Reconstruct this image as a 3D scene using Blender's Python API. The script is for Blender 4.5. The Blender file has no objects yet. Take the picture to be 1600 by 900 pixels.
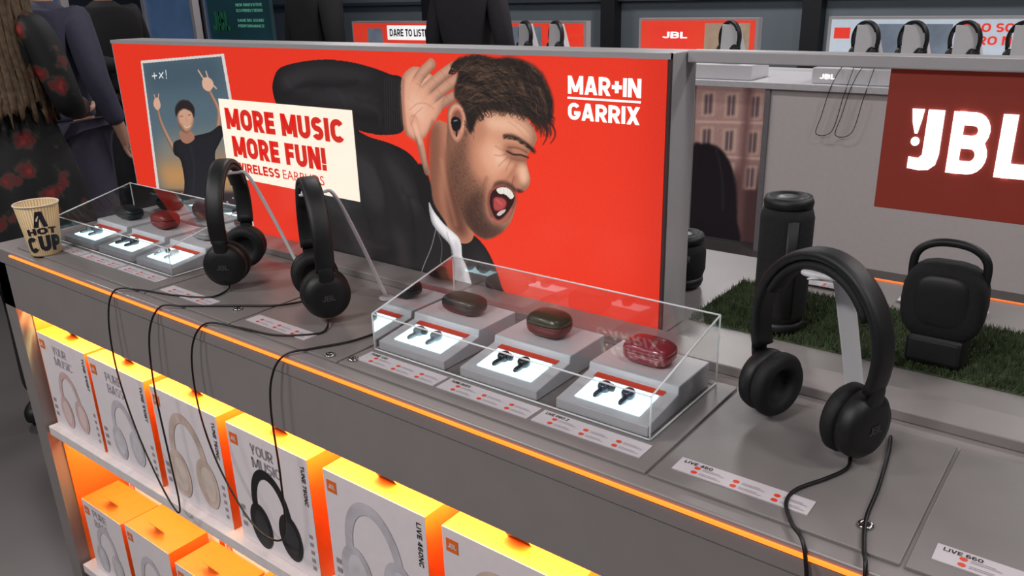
import bpy, math, random
import numpy as np
from mathutils import Vector, Matrix
random.seed(3); np.random.seed(3)
scn=bpy.context.scene
scn.view_settings.view_transform='Standard'
COL=scn.collection
# ---------------------------------------------------------------- helpers
def lin(c):
    return tuple(((x/255)/12.92 if x/255<=.04045 else ((x/255+.055)/1.055)**2.4) for x in c)
MATS={}
def M(name,rgb,rough=.5,metal=0,noise=.06,scale=40,emit=0,bump=0,coat=0,ecol=None,bscale=None):
    if name in MATS: return MATS[name]
    m=bpy.data.materials.new(name); m.use_nodes=True; nt=m.node_tree; b=nt.nodes['Principled BSDF']
    c=lin(rgb)
    tc=nt.nodes.new('ShaderNodeTexCoord'); n=nt.nodes.new('ShaderNodeTexNoise'); n.inputs['Scale'].default_value=scale; n.inputs['Detail'].default_value=3
    nt.links.new(tc.outputs['Object'],n.inputs['Vector'])
    r=nt.nodes.new('ShaderNodeValToRGB'); r.color_ramp.elements[0].position=.3; r.color_ramp.elements[1].position=.7
    r.color_ramp.elements[0].color=tuple(x*(1-noise) for x in c)+(1,); r.color_ramp.elements[1].color=tuple(min(1,x*(1+noise)) for x in c)+(1,)
    nt.links.new(n.outputs['Fac'],r.inputs['Fac']); nt.links.new(r.outputs['Color'],b.inputs['Base Color'])
    b.inputs['Roughness'].default_value=rough; b.inputs['Metallic'].default_value=metal
    if coat: b.inputs['Coat Weight'].default_value=coat
    if emit:
        b.inputs['Emission Color'].default_value=lin(ecol or rgb)+(1,); b.inputs['Emission Strength'].default_value=emit
    if bump:
        n2=nt.nodes.new('ShaderNodeTexNoise'); n2.inputs['Scale'].default_value=bscale or scale*8
        nt.links.new(tc.outputs['Object'],n2.inputs['Vector'])
        bp=nt.nodes.new('ShaderNodeBump'); bp.inputs['Strength'].default_value=bump; bp.inputs['Distance'].default_value=.002
        nt.links.new(n2.outputs['Fac'],bp.inputs['Height']); nt.links.new(bp.outputs['Normal'],b.inputs['Normal'])
    MATS[name]=m; return m
def acrylic(name,tint,gl):
    m=bpy.data.materials.new(name); m.use_nodes=True; nt=m.node_tree; nt.nodes.clear()
    o=nt.nodes.new('ShaderNodeOutputMaterial'); t=nt.nodes.new('ShaderNodeBsdfTransparent'); g=nt.nodes.new('ShaderNodeBsdfGlossy')
    t.inputs['Color'].default_value=(tint,tint,tint,1); g.inputs['Roughness'].default_value=.03
    lw=nt.nodes.new('ShaderNodeLayerWeight'); lw.inputs['Blend'].default_value=gl
    mx=nt.nodes.new('ShaderNodeMixShader'); nt.links.new(lw.outputs['Fresnel'],mx.inputs['Fac'])
    nt.links.new(t.outputs[0],mx.inputs[1]); nt.links.new(g.outputs[0],mx.inputs[2]); nt.links.new(mx.outputs[0],o.inputs['Surface'])
    return m
def wm(o):
    if o is None: return Matrix.Identity(4)
    return (wm(o.parent)@o.matrix_parent_inverse if o.parent else Matrix.Identity(4))@o.matrix_basis
def par(o,p):
    if p is not None:
        o.parent=p; o.matrix_parent_inverse=wm(p).inverted()
def meta(o,label=None,cat=None,group=None,kind=None):
    if label: o['label']=label
    if cat: o['category']=cat
    if group: o['group']=group
    if kind: o['kind']=kind
    return o
def thing(name,loc,label,cat,group=None):
    e=bpy.data.objects.new(name,None); e.empty_display_size=.02; e.location=loc; COL.objects.link(e)
    return meta(e,label,cat,group)
def mo(name,vs,fs,mat,parent=None,smooth=False,bevel=0):
    me=bpy.data.meshes.new(name); me.from_pydata([tuple(v) for v in vs],[],fs); me.update()
    mats=mat if isinstance(mat,(list,tuple)) else [mat]
    for m in mats: me.materials.append(m)
    if smooth: me.polygons.foreach_set('use_smooth',[True]*len(me.polygons))
    o=bpy.data.objects.new(name,me); COL.objects.link(o); par(o,parent)
    if bevel:
        b=o.modifiers.new('b','BEVEL'); b.width=bevel; b.segments=3; b.limit_method='ANGLE'
    return o
def box(name,x0,x1,y0,y1,z0,z1,mat,parent=None,bevel=0):
    v=[(x,y,z) for x in(x0,x1) for y in(y0,y1) for z in(z0,z1)]
    f=[(0,1,3,2),(4,6,7,5),(0,4,5,1),(2,3,7,6),(0,2,6,4),(1,5,7,3)]
    return mo(name,v,f,mat,parent,bevel=bevel)
def prism_x(name,prof,x0,x1,mat,parent=None,bevel=0):
    n=len(prof); v=[(x0,y,z) for y,z in prof]+[(x1,y,z) for y,z in prof]
    f=[tuple(range(n)),tuple(range(2*n-1,n-1,-1))]+[(i,i+n,(i+1)%n+n,(i+1)%n) for i in range(n)]
    return mo(name,v,f,mat,parent,bevel=bevel)
def lathe(name,prof,mat,parent=None,seg=32,axis='z',c=(0,0,0),sx=1,sy=1,ripple=None):
    v=[];f=[]
    for r,h in prof:
        for i in range(seg):
            a=2*math.pi*i/seg; rr=r*(ripple(a,h) if ripple else 1)
            p=(rr*math.cos(a)*sx,rr*math.sin(a)*sy,h)
            if axis=='x': p=(h,p[0],p[1])
            if axis=='y': p=(p[0],h,p[1])
            v.append((p[0]+c[0],p[1]+c[1],p[2]+c[2]))
    n=len(prof)
    for j in range(n-1):
        for i in range(seg):
            f.append((j*seg+i,j*seg+(i+1)%seg,(j+1)*seg+(i+1)%seg,(j+1)*seg+i))
    if prof[0][0]>1e-5: f.append(tuple(range(seg-1,-1,-1)))
    if prof[-1][0]>1e-5: f.append(tuple(range((n-1)*seg,n*seg)))
    return mo(name,v,f,mat,parent,smooth=True)
def catmull(P,n=8,closed=False):
    P=[np.array(p,float) for p in P]; N=len(P); out=[]
    rng=range(N) if closed else range(N-1)
    for i in rng:
        if closed: a,b,c,d=P[(i-1)%N],P[i],P[(i+1)%N],P[(i+2)%N]
        else: a,b,c,d=P[max(i-1,0)],P[i],P[i+1],P[min(i+2,N-1)]
        for k in range(n):
            t=k/n; out.append(.5*((2*b)+(-a+c)*t+(2*a-5*b+4*c-d)*t*t+(-a+3*b-3*c+d)*t**3))
    if not closed: out.append(P[-1])
    return out
def tube(name,pts,r,mat,parent=None,seg=8,n=8):
    P=[Vector(p) for p in catmull(pts,n)] if n>1 else [Vector(p) for p in pts]
    v=[];f=[];T0=(P[1]-P[0]).normalized(); nrm=T0.orthogonal().normalized()
    for i,p in enumerate(P):
        T=(P[min(i+1,len(P)-1)]-P[max(i-1,0)]).normalized(); nrm=(nrm-T*nrm.dot(T)).normalized(); b=T.cross(nrm)
        for k in range(seg):
            a=2*math.pi*k/seg; v.append(p+(nrm*math.cos(a)+b*math.sin(a))*r)
    for i in range(len(P)-1):
        for k in range(seg): f.append((i*seg+k,i*seg+(k+1)%seg,(i+1)*seg+(k+1)%seg,(i+1)*seg+k))
    f.append(tuple(range(seg-1,-1,-1))); f.append(tuple(range((len(P)-1)*seg,len(P)*seg)))
    return mo(name,v,f,mat,parent,smooth=True)
def band(name,pts,w,t,mat,parent=None,wdir=(0,1,0),n=1,ex=.5):
    P=[Vector(p) for p in catmull(pts,n)] if n>1 else [Vector(p) for p in pts]; W=Vector(wdir); v=[];f=[];K=12
    for i,p in enumerate(P):
        T=(P[min(i+1,len(P)-1)]-P[max(i-1,0)]).normalized(); N=T.cross(W).normalized()
        for k in range(K):
            a=2*math.pi*(k+.5)/K; c,s=math.cos(a),math.sin(a)
            cc=math.copysign(abs(c)**ex,c); ss=math.copysign(abs(s)**ex,s)
            v.append(p+W*cc*w/2+N*ss*t/2)
    for i in range(len(P)-1):
        for k in range(K): f.append((i*K+k,i*K+(k+1)%K,(i+1)*K+(k+1)%K,(i+1)*K+k))
    f.append(tuple(range(K-1,-1,-1))); f.append(tuple(range((len(P)-1)*K,len(P)*K)))
    return mo(name,v,f,mat,parent,smooth=True)
# bold grotesque capitals drawn from strokes
def glyph(c,t):
    a=t/2; Q=[]
    def V(x,y0=0,y1=1): Q.append([(x-a,y0),(x+a,y0),(x+a,y1),(x-a,y1)])
    def H(y,x0,x1): Q.append([(x0,y-a),(x1,y-a),(x1,y+a),(x0,y+a)])
    def Dg(x0,y0,x1,y1,k=1):
        if y0>y1: x0,y0,x1,y1=x1,y1,x0,y0
        hw=k*a*math.hypot(x1-x0,y1-y0)/abs(y1-y0); Q.append([(x0-hw,y0),(x0+hw,y0),(x1+hw,y1),(x1-hw,y1)])
    def Ar(cx,cy,rx,ry,a0,a1,n=10):
        for i in range(n):
            p=[math.radians(a0+(a1-a0)*k/n) for k in (i,i+1)]
            q=[(cx+(rx-a)*math.cos(p[0]),cy+(ry-a)*math.sin(p[0])),(cx+(rx+a)*math.cos(p[0]),cy+(ry+a)*math.sin(p[0])),(cx+(rx+a)*math.cos(p[1]),cy+(ry+a)*math.sin(p[1])),(cx+(rx-a)*math.cos(p[1]),cy+(ry-a)*math.sin(p[1]))]
            Q.append(q if a1>a0 else q[::-1])
    W=.70; r=(W-t)/2; ry=min(r,.5-a-.02)
    if c=='A': W=.80; Dg(a*1.15,0,W/2-a*.25,1); Dg(W-a*1.15,0,W/2+a*.25,1); H(.27,.2*W,.8*W)
    elif c=='B':
        W=.70; V(a); u=(1-a-.52)/2; l=(.52-a)/2; H(1-a,a,W-a-u); H(.52,a,W-a-u); H(a,a,W-a-l); Ar(W-a-u-.01,1-a-u,u,u,-90,90); Ar(W-a-l,a+l,l,l,-90,90)
    elif c in 'CGOQ0':
        if c=='0': W=.64; r=(W-t)/2; ry=min(r,.4)
        else: W=.76; r=(W-t)/2; ry=min(r,.39)
        s=32 if c in 'CG' else 0
        Ar(W/2,1-a-ry,r,ry,s,180); Ar(W/2,a+ry,r,ry,180,360-s if c=='C' else 360); V(a,a+ry,1-a-ry)
        if c in 'OQ0': V(W-a,a+ry,1-a-ry)
        if c=='G': V(W-a,a+ry-.02,.5); H(.5-a+.02,W/2,W)
    elif c=='D': W=.74; q=.27; V(a); H(1-a,a,W-a-q); H(a,a,W-a-q); Ar(W-a-q,1-a-q,q,q,0,90); Ar(W-a-q,a+q,q,q,270,360); V(W-a,a+q,1-a-q)
    elif c=='E': W=.60; V(a); H(a,a,W); H(.5,a,W*.94); H(1-a,a,W)
    elif c=='F': W=.58; V(a); H(.48,a,W*.92); H(1-a,a,W)
    elif c=='H': W=.72; V(a); V(W-a); H(.5,a,W-a)
    elif c=='I': W=t; V(a)
    elif c=='J': W=.60; r=(W-t)/2; V(W-a,a+r,1); Ar(W/2,a+r,r,r,190,360)
    elif c=='K': W=.74; V(a); Dg(t*.9,.30,W-a*1.35,1); Dg(W*.40,.56,W-a*1.25,0)
    elif c=='L': W=.56; V(a); H(a,a,W)
    elif c=='M': W=.94; V(a); V(W-a); Dg(a*1.1,1,W/2,.12,.95); Dg(W-a*1.1,1,W/2,.12,.95)
    elif c=='N': W=.74; V(a); V(W-a); Dg(a*1.1,1,W-a*1.1,0,.95)
    elif c in 'PR':
        W=.68; u=(1-a-.44)/2; V(a); H(1-a,a,W-a-u); H(.44,a,W-a-u); Ar(W-a-u,1-a-u,u,u,-90,90)
        if c=='R': W=.70; Dg(W*.48,.44,W-a*1.1,0)
    elif c=='S':
        W=.66; r=(W-t)/2; q=(1-t)/4; Ar(W/2,1-a-q,r,q,28,270,14); Ar(W/2,a+q,r,q,90,-152,14)
    elif c=='T': W=.64; V(W/2); H(1-a,0,W)
    elif c=='U': W=.72; r=(W-t)/2; V(a,a+r,1); V(W-a,a+r,1); Ar(W/2,a+r,r,r,180,360)
    elif c=='V': W=.76; Dg(a*1.1,1,W/2-a*.2,0); Dg(W-a*1.1,1,W/2+a*.2,0)
    elif c=='W': W=1.08; Dg(a*1.1,1,W*.27,0); Dg(W*.27,0,W/2,1); Dg(W/2,1,W*.73,0); Dg(W*.73,0,W-a*1.1,1)
    elif c=='X': W=.76; Dg(a*1.15,0,W-a*1.15,1); Dg(a*1.15,1,W-a*1.15,0)
    elif c=='Y': W=.74; Dg(a*1.15,1,W/2,.40); Dg(W-a*1.15,1,W/2,.40); V(W/2,0,.48)
    elif c=='Z': W=.64; H(1-a,0,W); H(a,0,W); Dg(a*1.4,a,W-a*1.4,1-a)
    elif c=='1': W=.36; V(W-a); Dg(a*.9,.72,W-a,1)
    elif c=='2': W=.62; r=(W-t)/2; Ar(W/2,1-a-r,r,r,-10,165); Dg(W-a*1.3,1-a-r,a*1.4,a); H(a,0,W)
    elif c in '38': 
        W=.64; u=(1-a-.5)/2; r=(W-t)/2; s=150 if c=='3' else 270; Ar(W/2,1-a-u,r,u,-90,s,14); Ar(W/2,a+u,r,u,90,-s,14)
    elif c=='4': W=.68; V(W*.68); H(.28,0,W); Dg(a*1.1,.28,W*.6,1)
    elif c=='5': W=.62; H(1-a,a*.6,W*.95); V(a*1.3,.5,1); u=.27; Ar(W/2,a+u*.9,(W-t)/2,u*.95,125,-150,14)
    elif c in '69':
        W=.64; r=(W-t)/2; u=.23
        Ar(W/2,a+u,r,u,0,360,16); V(a,a+u,1-a-r); Ar(W/2,1-a-r,r,r,30,180)
        if c=='9': Q=[[(W-x,1-y) for x,y in q] for q in Q]
    elif c=='7': W=.58; H(1-a,0,W); Dg(W-a*1.2,1-a,W*.30,0)
    elif c=='+': W=.58; V(W/2,.18,.82); H(.5,0,W)
    elif c=='!': W=t; V(a,.30,1); Q.append([(0,0),(t,0),(t,t),(0,t)])
    elif c=='-': W=.36; H(.42,0,W)
    elif c==' ': W=.26
    else: return None
    return Q,W
TC={}
def tmesh(body,bold,sp=.07):
    k=(body,bold)
    if k in TC: return TC[k]
    if bold>=.02 and all(glyph(ch,.2) for ch in body):
        t=.13+bold*2.4; x=0; vs=[];fs=[]
        for ch in body:
            Q,W=glyph(ch,t)
            for q in Q:
                n=len(vs); vs+=[(x+a,b) for a,b in q]; fs.append(tuple(range(n,n+4)))
            x+=W+sp
        tot=x-sp; vs=[(a/tot,b) for a,b in vs]; TC[k]=(vs,fs,tot); return TC[k]
    cu=bpy.data.curves.new('t','FONT'); cu.body=body; cu.offset=min(bold,.015); cu.resolution_u=4
    o=bpy.data.objects.new('t',cu); COL.objects.link(o); dg=bpy.context.evaluated_depsgraph_get()
    me=bpy.data.meshes.new_from_object(o.evaluated_get(dg))
    vs=[tuple(v.co) for v in me.vertices]; fs=[tuple(p.vertices) for p in me.polygons]
    bpy.data.objects.remove(o); bpy.data.curves.remove(cu); bpy.data.meshes.remove(me)
    xs=[v[0] for v in vs]; ys=[v[1] for v in vs]; x0,x1,y0,y1=min(xs),max(xs),min(ys),max(ys)
    vs=[((v[0]-x0)/(x1-x0),(v[1]-y0)/(y1-y0)) for v in vs]
    TC[k]=(vs,fs,(x1-x0)/(y1-y0)); return TC[k]
def text(body,O,U,V,mat,parent,bold=.02,fn=None,name='lettering'):
    vs,fs,_=tmesh(body,bold); O=Vector(O);U=Vector(U);V=Vector(V)
    out=[(fn(a,b) if fn else O+U*a+V*b) for a,b in vs]
    return mo(name,out,fs,mat,parent)
def ftext(body,x0,x1,z0,z1,y,mat,parent,bold=.02):
    return text(body,(x0,y,z0),(x1-x0,0,0),(0,0,z1-z0),mat,parent,bold)
def poly3(name,pts,mat,parent):
    return mo(name,pts,[tuple(range(len(pts)))],mat,parent)
def copy_thing(root,loc,rz=0,group=None,label=None):
    def rec(o,p):
        c=o.copy(); COL.objects.link(c)
        if p is not None:
            c.parent=p; c.matrix_parent_inverse=o.matrix_parent_inverse.copy()
        for ch in list(o.children): 
            rec(ch,c)
        return c
    c=rec(root,None); c.location=loc; c.rotation_euler=(0,0,rz)
    if label: c['label']=label
    if group: c['group']=group
    return c
def skin(name,vs,es,rs,mat,parent,sub=2,root=0):
    me=bpy.data.meshes.new(name); me.from_pydata(vs,es,[]); me.materials.append(mat)
    o=bpy.data.objects.new(name,me); COL.objects.link(o); par(o,parent)
    o.modifiers.new('skin','SKIN').use_smooth_shade=True
    sd=me.skin_vertices[0].data
    for i,r in enumerate(rs):
        sd[i].radius=r if isinstance(r,tuple) else (r,r)
        sd[i].use_root=(i==root)
    s=o.modifiers.new('sub','SUBSURF'); s.levels=sub; s.render_levels=sub
    return o
# ---------------------------------------------------------------- printed artwork (vertex colours on the real flat print)
class Art:
    def __init__(s,x0,x1,z0,z1,step,bg,T=None):
        s.x0,s.x1,s.z0,s.z1=x0,x1,z0,z1
        s.nx=int((x1-x0)/step)+1; s.nz=int((z1-z0)/step)+1; s.step=step
        s.X,s.Z=np.meshgrid(np.linspace(x0,x1,s.nx),np.linspace(z0,z1,s.nz))
        s.C=np.zeros((s.nz,s.nx,3))+np.array(bg,float); s.T=T or (lambda p:p)
    def _blur(s,m,r):
        r=int(round(r))
        if r<1: return m
        for ax in (0,1):
            for _ in range(2):
                p=np.pad(m,[(r+1,r) if a==ax else (0,0) for a in (0,1)],mode='edge'); c=np.cumsum(p,axis=ax)
                n=2*r+1
                m=(np.take(c,range(n,c.shape[ax]),axis=ax)-np.take(c,range(0,c.shape[ax]-n),axis=ax))/n
        return m
    def _sub(s,xs,zs,pad):
        i0=max(0,int((min(xs)-pad-s.x0)/s.step)); i1=min(s.nx,int((max(xs)+pad-s.x0)/s.step)+2)
        j0=max(0,int((min(zs)-pad-s.z0)/s.step)); j1=min(s.nz,int((max(zs)+pad-s.z0)/s.step)+2)
        return i0,i1,j0,j1
    def mask(s,pts,blur=0,smooth=True,pad=0):
        P=[s.T(p) for p in pts]
        if smooth: P=catmull(P,6,True)
        xs=[p[0] for p in P]; zs=[p[1] for p in P]; i0,i1,j0,j1=s._sub(xs,zs,blur*2+.004+pad)
        if i1<=i0 or j1<=j0: return None
        X=s.X[j0:j1,i0:i1]; Z=s.Z[j0:j1,i0:i1]; m=np.zeros(X.shape,bool); n=len(P)
        for k in range(n):
            xa,za=P[k][0],P[k][1]; xb,zb=P[(k+1)%n][0],P[(k+1)%n][1]
            if za==zb: continue
            m^=((za>Z)!=(zb>Z))&(X<(xb-xa)*(Z-za)/(zb-za)+xa)
        return (j0,j1,i0,i1,s._blur(m.astype(float),max(blur/s.step,0)))
    def comp(s,r,col,a,clip):
        j0,j1,i0,i1,m=r; m=m*a
        if clip is not None: m=m*clip[j0:j1,i0:i1]
        s.C[j0:j1,i0:i1]=s.C[j0:j1,i0:i1]*(1-m[...,None])+np.array(col,float)*m[...,None]
    def vol(s,r,rad,dark=.35,lx=.5,lz=.5,k=.35,clip=None):
        j0,j1,i0,i1,m=r; b=s._blur(m,rad/s.step); gz,gx=np.gradient(b); n=rad/s.step*2.2
        sh=1-dark*np.clip((1-b)*2,0,1)-k*np.clip((gx*lx+gz*lz)*n,-1,1)
        w=m if clip is None else m*clip[j0:j1,i0:i1]
        s.C[j0:j1,i0:i1]*=(1+(sh-1)*w)[...,None]
    def poly(s,pts,col,a=1,blur=0,smooth=True,clip=None,vol=None):
        r=s.mask(pts,blur,smooth)
        if r is None: return
        s.comp(r,col,a,clip)
        if vol: s.vol(r,*vol,clip=clip)
    def full(s,pts,blur=0,smooth=True):
        F=np.zeros((s.nz,s.nx)); r=s.mask(pts,blur,smooth)
        if r: F[r[0]:r[1],r[2]:r[3]]=r[4]
        return F
    def line(s,pts,w,col,a=1,soft=0,n=6,clip=None,taper=False,vol=None):
        P=[s.T(p) for p in pts]
        if len(P)>2: P=catmull(P,n)
        xs=[p[0] for p in P]; zs=[p[1] for p in P]; i0,i1,j0,j1=s._sub(xs,zs,w+soft)
        if i1<=i0 or j1<=j0: return
        X=s.X[j0:j1,i0:i1]; Z=s.Z[j0:j1,i0:i1]; D=np.full(X.shape,9.)
        for k in range(len(P)-1):
            ax,az=P[k][:2]; bx,bz=P[k+1][:2]; dx,dz=bx-ax,bz-az; L=dx*dx+dz*dz+1e-12
            t=np.clip(((X-ax)*dx+(Z-az)*dz)/L,0,1); ww=(1-(k+t)/(len(P)-1)*taper*(.8 if taper is True else 1)) if taper else 1
            D=np.minimum(D,np.hypot(X-ax-t*dx,Z-az-t*dz)-w/2*ww)
        e=max(soft,s.step*.6); r=(j0,j1,i0,i1,np.clip(.5-D/e/2,0,1))
        s.comp(r,col,a,clip)
        if vol: s.vol(r,*vol,clip=clip)
    def build(s,name,y,parent,emit=1.0,rough=.3):
        nx,nz=s.nx,s.nz; me=bpy.data.meshes.new(name)
        co=np.stack([s.X,np.full(s.X.shape,y),s.Z],-1).reshape(-1,3)
        I=np.arange(nx*nz).reshape(nz,nx); q=np.stack([I[:-1,:-1],I[:-1,1:],I[1:,1:],I[1:,:-1]],-1).reshape(-1,4)
        me.vertices.add(nx*nz); me.vertices.foreach_set('co',co.ravel())
        me.loops.add(q.size); me.loops.foreach_set('vertex_index',q.ravel().astype(np.int32))
        me.polygons.add(len(q)); me.polygons.foreach_set('loop_start',np.arange(0,q.size,4,dtype=np.int32)); 
        me.update(calc_edges=True)
        c=np.clip(s.C/255,0,1); c=np.where(c<=.04045,c/12.92,((c+.055)/1.055)**2.4)
        at=me.color_attributes.new('Print','FLOAT_COLOR','POINT'); at.data.foreach_set('color',np.concatenate([c,np.ones(c.shape[:2]+(1,))],-1).ravel())
        m=bpy.data.materials.new(name+'_print'); m.use_nodes=True; nt=m.node_tree; b=nt.nodes['Principled BSDF']
        a=nt.nodes.new('ShaderNodeAttribute'); a.attribute_name='Print'
        b.inputs['Roughness'].default_value=rough; b.inputs['Base Color'].default_value=(.02,.02,.02,1)
        nt.links.new(a.outputs['Color'],b.inputs['Emission Color']); b.inputs['Emission Strength'].default_value=emit
        if emit<.5: nt.links.new(a.outputs['Color'],b.inputs['Base Color'])
        me.materials.append(m); o=bpy.data.objects.new(name,me); COL.objects.link(o); par(o,parent); return o
# ---------------------------------------------------------------- materials
grey=M('counter_grey_laminate',(134,128,127),.34,noise=.03,scale=15,bump=.05)
grey2=M('counter_panel_grey',(124,119,118),.38,noise=.03,scale=25,bump=.06)
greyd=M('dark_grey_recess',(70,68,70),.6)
alu=M('satin_aluminium',(176,172,174),.4,metal=.1,noise=.02)
whitep=M('white_plastic',(212,211,215),.35,noise=.02)
cardw=M('white_card',(200,192,197),.5,noise=.03)
blackp=M('black_plastic',(16,16,18),.52,noise=.2)
blackm=M('black_soft_pad',(12,12,14),.7,noise=.2,bump=.2)
orange=M('orange_print',(242,112,34),.5,noise=.04)
redo=M('orange_red_ink',(225,66,34),.5,noise=.03)
ink=M('dark_ink',(35,33,38),.5)
inkg=M('grey_ink',(158,150,158),.5)
led=M('orange_led',(255,120,30),.5,emit=2.2,ecol=(255,112,36),noise=0)
led2=M('orange_led_dim',(255,120,30),.5,emit=.6,ecol=(255,130,60),noise=0)
metal=M('polished_steel',(190,190,190),.2,metal=1)
rubber=M('cable_rubber',(14,13,14),.45)
win=M('glowing_window',(225,248,250),.4,emit=3.0,ecol=(196,238,246),noise=0)
# ---------------------------------------------------------------- room
def structure(o): o['kind']='structure'; return o
floorm=M('floor_dark_carpet',(84,79,78),.35,noise=.12,scale=2.5)
wallm=M('wall_blue_grey',(106,116,124),.7,noise=.04,scale=1.5)
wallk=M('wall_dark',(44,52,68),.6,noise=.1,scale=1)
structure(box('floor',-10,3,-3,7,-.05,0,floorm))
structure(box('ceiling',-10,3,-3,7,3.2,3.25,wallk))
structure(box('wall_back',-10,3,6.6,6.7,0,3.2,wallm))
structure(box('wall_left',-10.1,-10,-3,7,0,3.2,wallk))
structure(box('wall_right',3,3.1,-3,7,0,3.2,wallk))
structure(box('wall_front',-10,3,-3.1,-3,0,3.2,wallk))
postm=M('post_black',(24,25,30),.5)
for i,x in enumerate((-3.95,-2.18,-6.1)):
    structure(box('trim_%d'%(i+1),x-.07,x+.07,6.48,6.6,0,3.2,postm))
structure(box('trim_4',-10,3,6.54,6.6,1.34,1.37,M('trim_grey',(60,66,74),.5)))
# ---------------------------------------------------------------- main counter
D=.95
cnt=thing('display_counter',(-.7,1.08,0),'long grey shop display counter with orange light line','counter')
XL,XR=-2.0,.62
box('worktop',XL,XR,.67,1.49,.915,D,grey,cnt,.003)
box('fascia',XL,XR,.672,.69,.81,.914,grey,cnt)
box('fascia',XL,XR,1.47,1.488,.81,.914,grey,cnt)
box('light_strip',XL+.1,XR,.667,.671,.9395,.9435,led,cnt)
box('light_strip',-.53,XR,1.487,1.4925,.938,.945,led2,cnt)
box('light_strip',-.53,XR,1.477,1.481,.950,.9525,led2,cnt)
orin=M('orange_inner_panel',(245,130,50),.5,noise=.03)
box('end_panel',XL,XL+.055,.672,1.488,0,.914,grey,cnt)
box('inner_lining',XL+.055,XL+.06,.70,1.06,.02,.91,orin,cnt)
box('end_panel',XR-.05,XR,.672,1.488,0,.914,grey,cnt)
box('back_panel',XL+.056,XR-.05,1.07,1.09,.0,.914,orin,cnt)
shelfw=M('white_shelf',(228,222,222),.35)
box('shelf',XL+.062,XR-.05,.676,1.07,.487,.511,shelfw,cnt,.002)
box('shelf',XL+.062,XR-.05,.676,1.07,.09,.115,shelfw,cnt,.002)
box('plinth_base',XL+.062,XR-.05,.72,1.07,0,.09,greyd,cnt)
seams=[-1.915,-1.39,-1.13,-.868,-.365,-.105,.155,.415]
for a,b in zip(seams[:-1],seams[1:]):
    box('deck_panel',a+.002,b-.002,.692,.94,D,D+.004,grey2,cnt,.001)
box('raised_lip',-2.0,XR,.972,1.036,D,D+.014,grey,cnt,.002)
for x,y in [(-.148,.731),(-.893,.700),(-.854,.71),(-1.172,.737)]:
    lathe('screw',[(.0001,.0),(.008,0),(.008,.002),(.0065,.0035),(.003,.0035),(.0028,.002),(.0001,.002)],metal,cnt,16,c=(x,y,D+.004))
ledw=M('warm_lamp_bar',(255,190,110),.5,emit=5,ecol=(255,165,70),noise=0)
box('lamp_bar',XL+.08,XR-.06,.693,.703,.80,.812,ledw,cnt)
box('lamp_bar',XL+.08,XR-.06,.72,.73,.479,.486,ledw,cnt)
def area(name,loc,rot,sx,sy,en,col):
    l=bpy.data.lights.new(name,'AREA'); l.shape='RECTANGLE'; l.size=sx; l.size_y=sy; l.energy=en; l.color=col
    o=bpy.data.objects.new(name,l); o.location=loc; o.rotation_euler=rot; COL.objects.link(o); return o
area('shelf_lamp',(-.95,.730,.895),(math.radians(5),0,0),2.0,.03,20,(1,.84,.34))
area('shelf_lamp',(-.95,.74,.478),(math.radians(20),0,0),2.0,.03,6,(1,.66,.26))
# ---------------------------------------------------------------- lightbox with poster
lb=thing('lightbox_sign',(-1.27,1.08,.95),'long backlit red poster in grey frame standing on the counter','sign')
LX0,LX1,LZ1=-2.02,-.533,1.365
box('frame',LX0,LX1,1.046,1.12,.951,LZ1,alu,lb,.002)
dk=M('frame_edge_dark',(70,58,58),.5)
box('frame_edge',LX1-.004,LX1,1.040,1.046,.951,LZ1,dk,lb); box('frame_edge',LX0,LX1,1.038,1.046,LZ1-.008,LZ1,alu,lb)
box('frame_edge',LX0,LX0+.006,1.040,1.046,.951,LZ1,alu,lb); box('frame_edge',LX0,LX1,1.036,1.046,.951,.956,alu,lb)
def homog(src,dst):
    A=[];B=[]
    for (u,v),(x,z) in zip(src,dst):
        A.append([u,v,1,0,0,0,-u*x,-v*x]);B.append(x);A.append([0,0,0,u,v,1,-u*z,-v*z]);B.append(z)
    h=np.linalg.solve(np.array(A,float),np.array(B,float))
    def T(p):
        w=h[6]*p[0]+h[7]*p[1]+1
        return ((h[0]*p[0]+h[1]*p[1]+h[2])/w,(h[3]*p[0]+h[4]*p[1]+h[5])/w)
    return T
T=homog([(180,78),(1047,92),(1030,525),(565,315)],[(-2.011,1.342),(-.535,1.358),(-.536,.950),(-1.181,1.076)])
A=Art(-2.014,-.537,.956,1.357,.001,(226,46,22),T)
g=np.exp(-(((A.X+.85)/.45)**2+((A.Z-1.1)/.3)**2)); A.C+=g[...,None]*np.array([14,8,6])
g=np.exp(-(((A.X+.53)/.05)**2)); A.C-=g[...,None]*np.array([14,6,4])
BK=(24,21,23)
jacket=[(430,122),(440,106),(470,97),(510,93),(550,97),(585,106),(612,116),(630,122),(633,150),(634,185),(630,206),(604,211),(578,208),(562,204),(580,214),(612,224),(642,240),(662,268),(668,300),(672,325),(690,350),(712,374),(738,366),(758,383),(773,410),(785,445),(795,490),(700,500),(560,460),(540,425),(524,395),(514,350),(506,300),(490,250),(455,215),(437,172),(428,142)]
A.poly(jacket,BK,vol=(.02,.3,.5,.5,.3)); jc=A.full(jacket)
for p in [[(440,120),(480,104),(540,104),(590,118),(560,126),(500,122),(455,140)],[(470,150),(530,140),(590,150),(585,168),(520,160)],[(600,240),(630,262),(650,300),(655,340),(636,320),(612,275)],[(560,240),(590,262),(606,310),(590,330),(568,290)],[(540,340),(570,370),(590,430),(566,410)],[(745,388),(764,410),(776,450),(758,430)],[(620,350),(640,390),(640,430),(622,400)]]:
    A.poly(p,(58,53,57),.55,.010,clip=jc)
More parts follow.
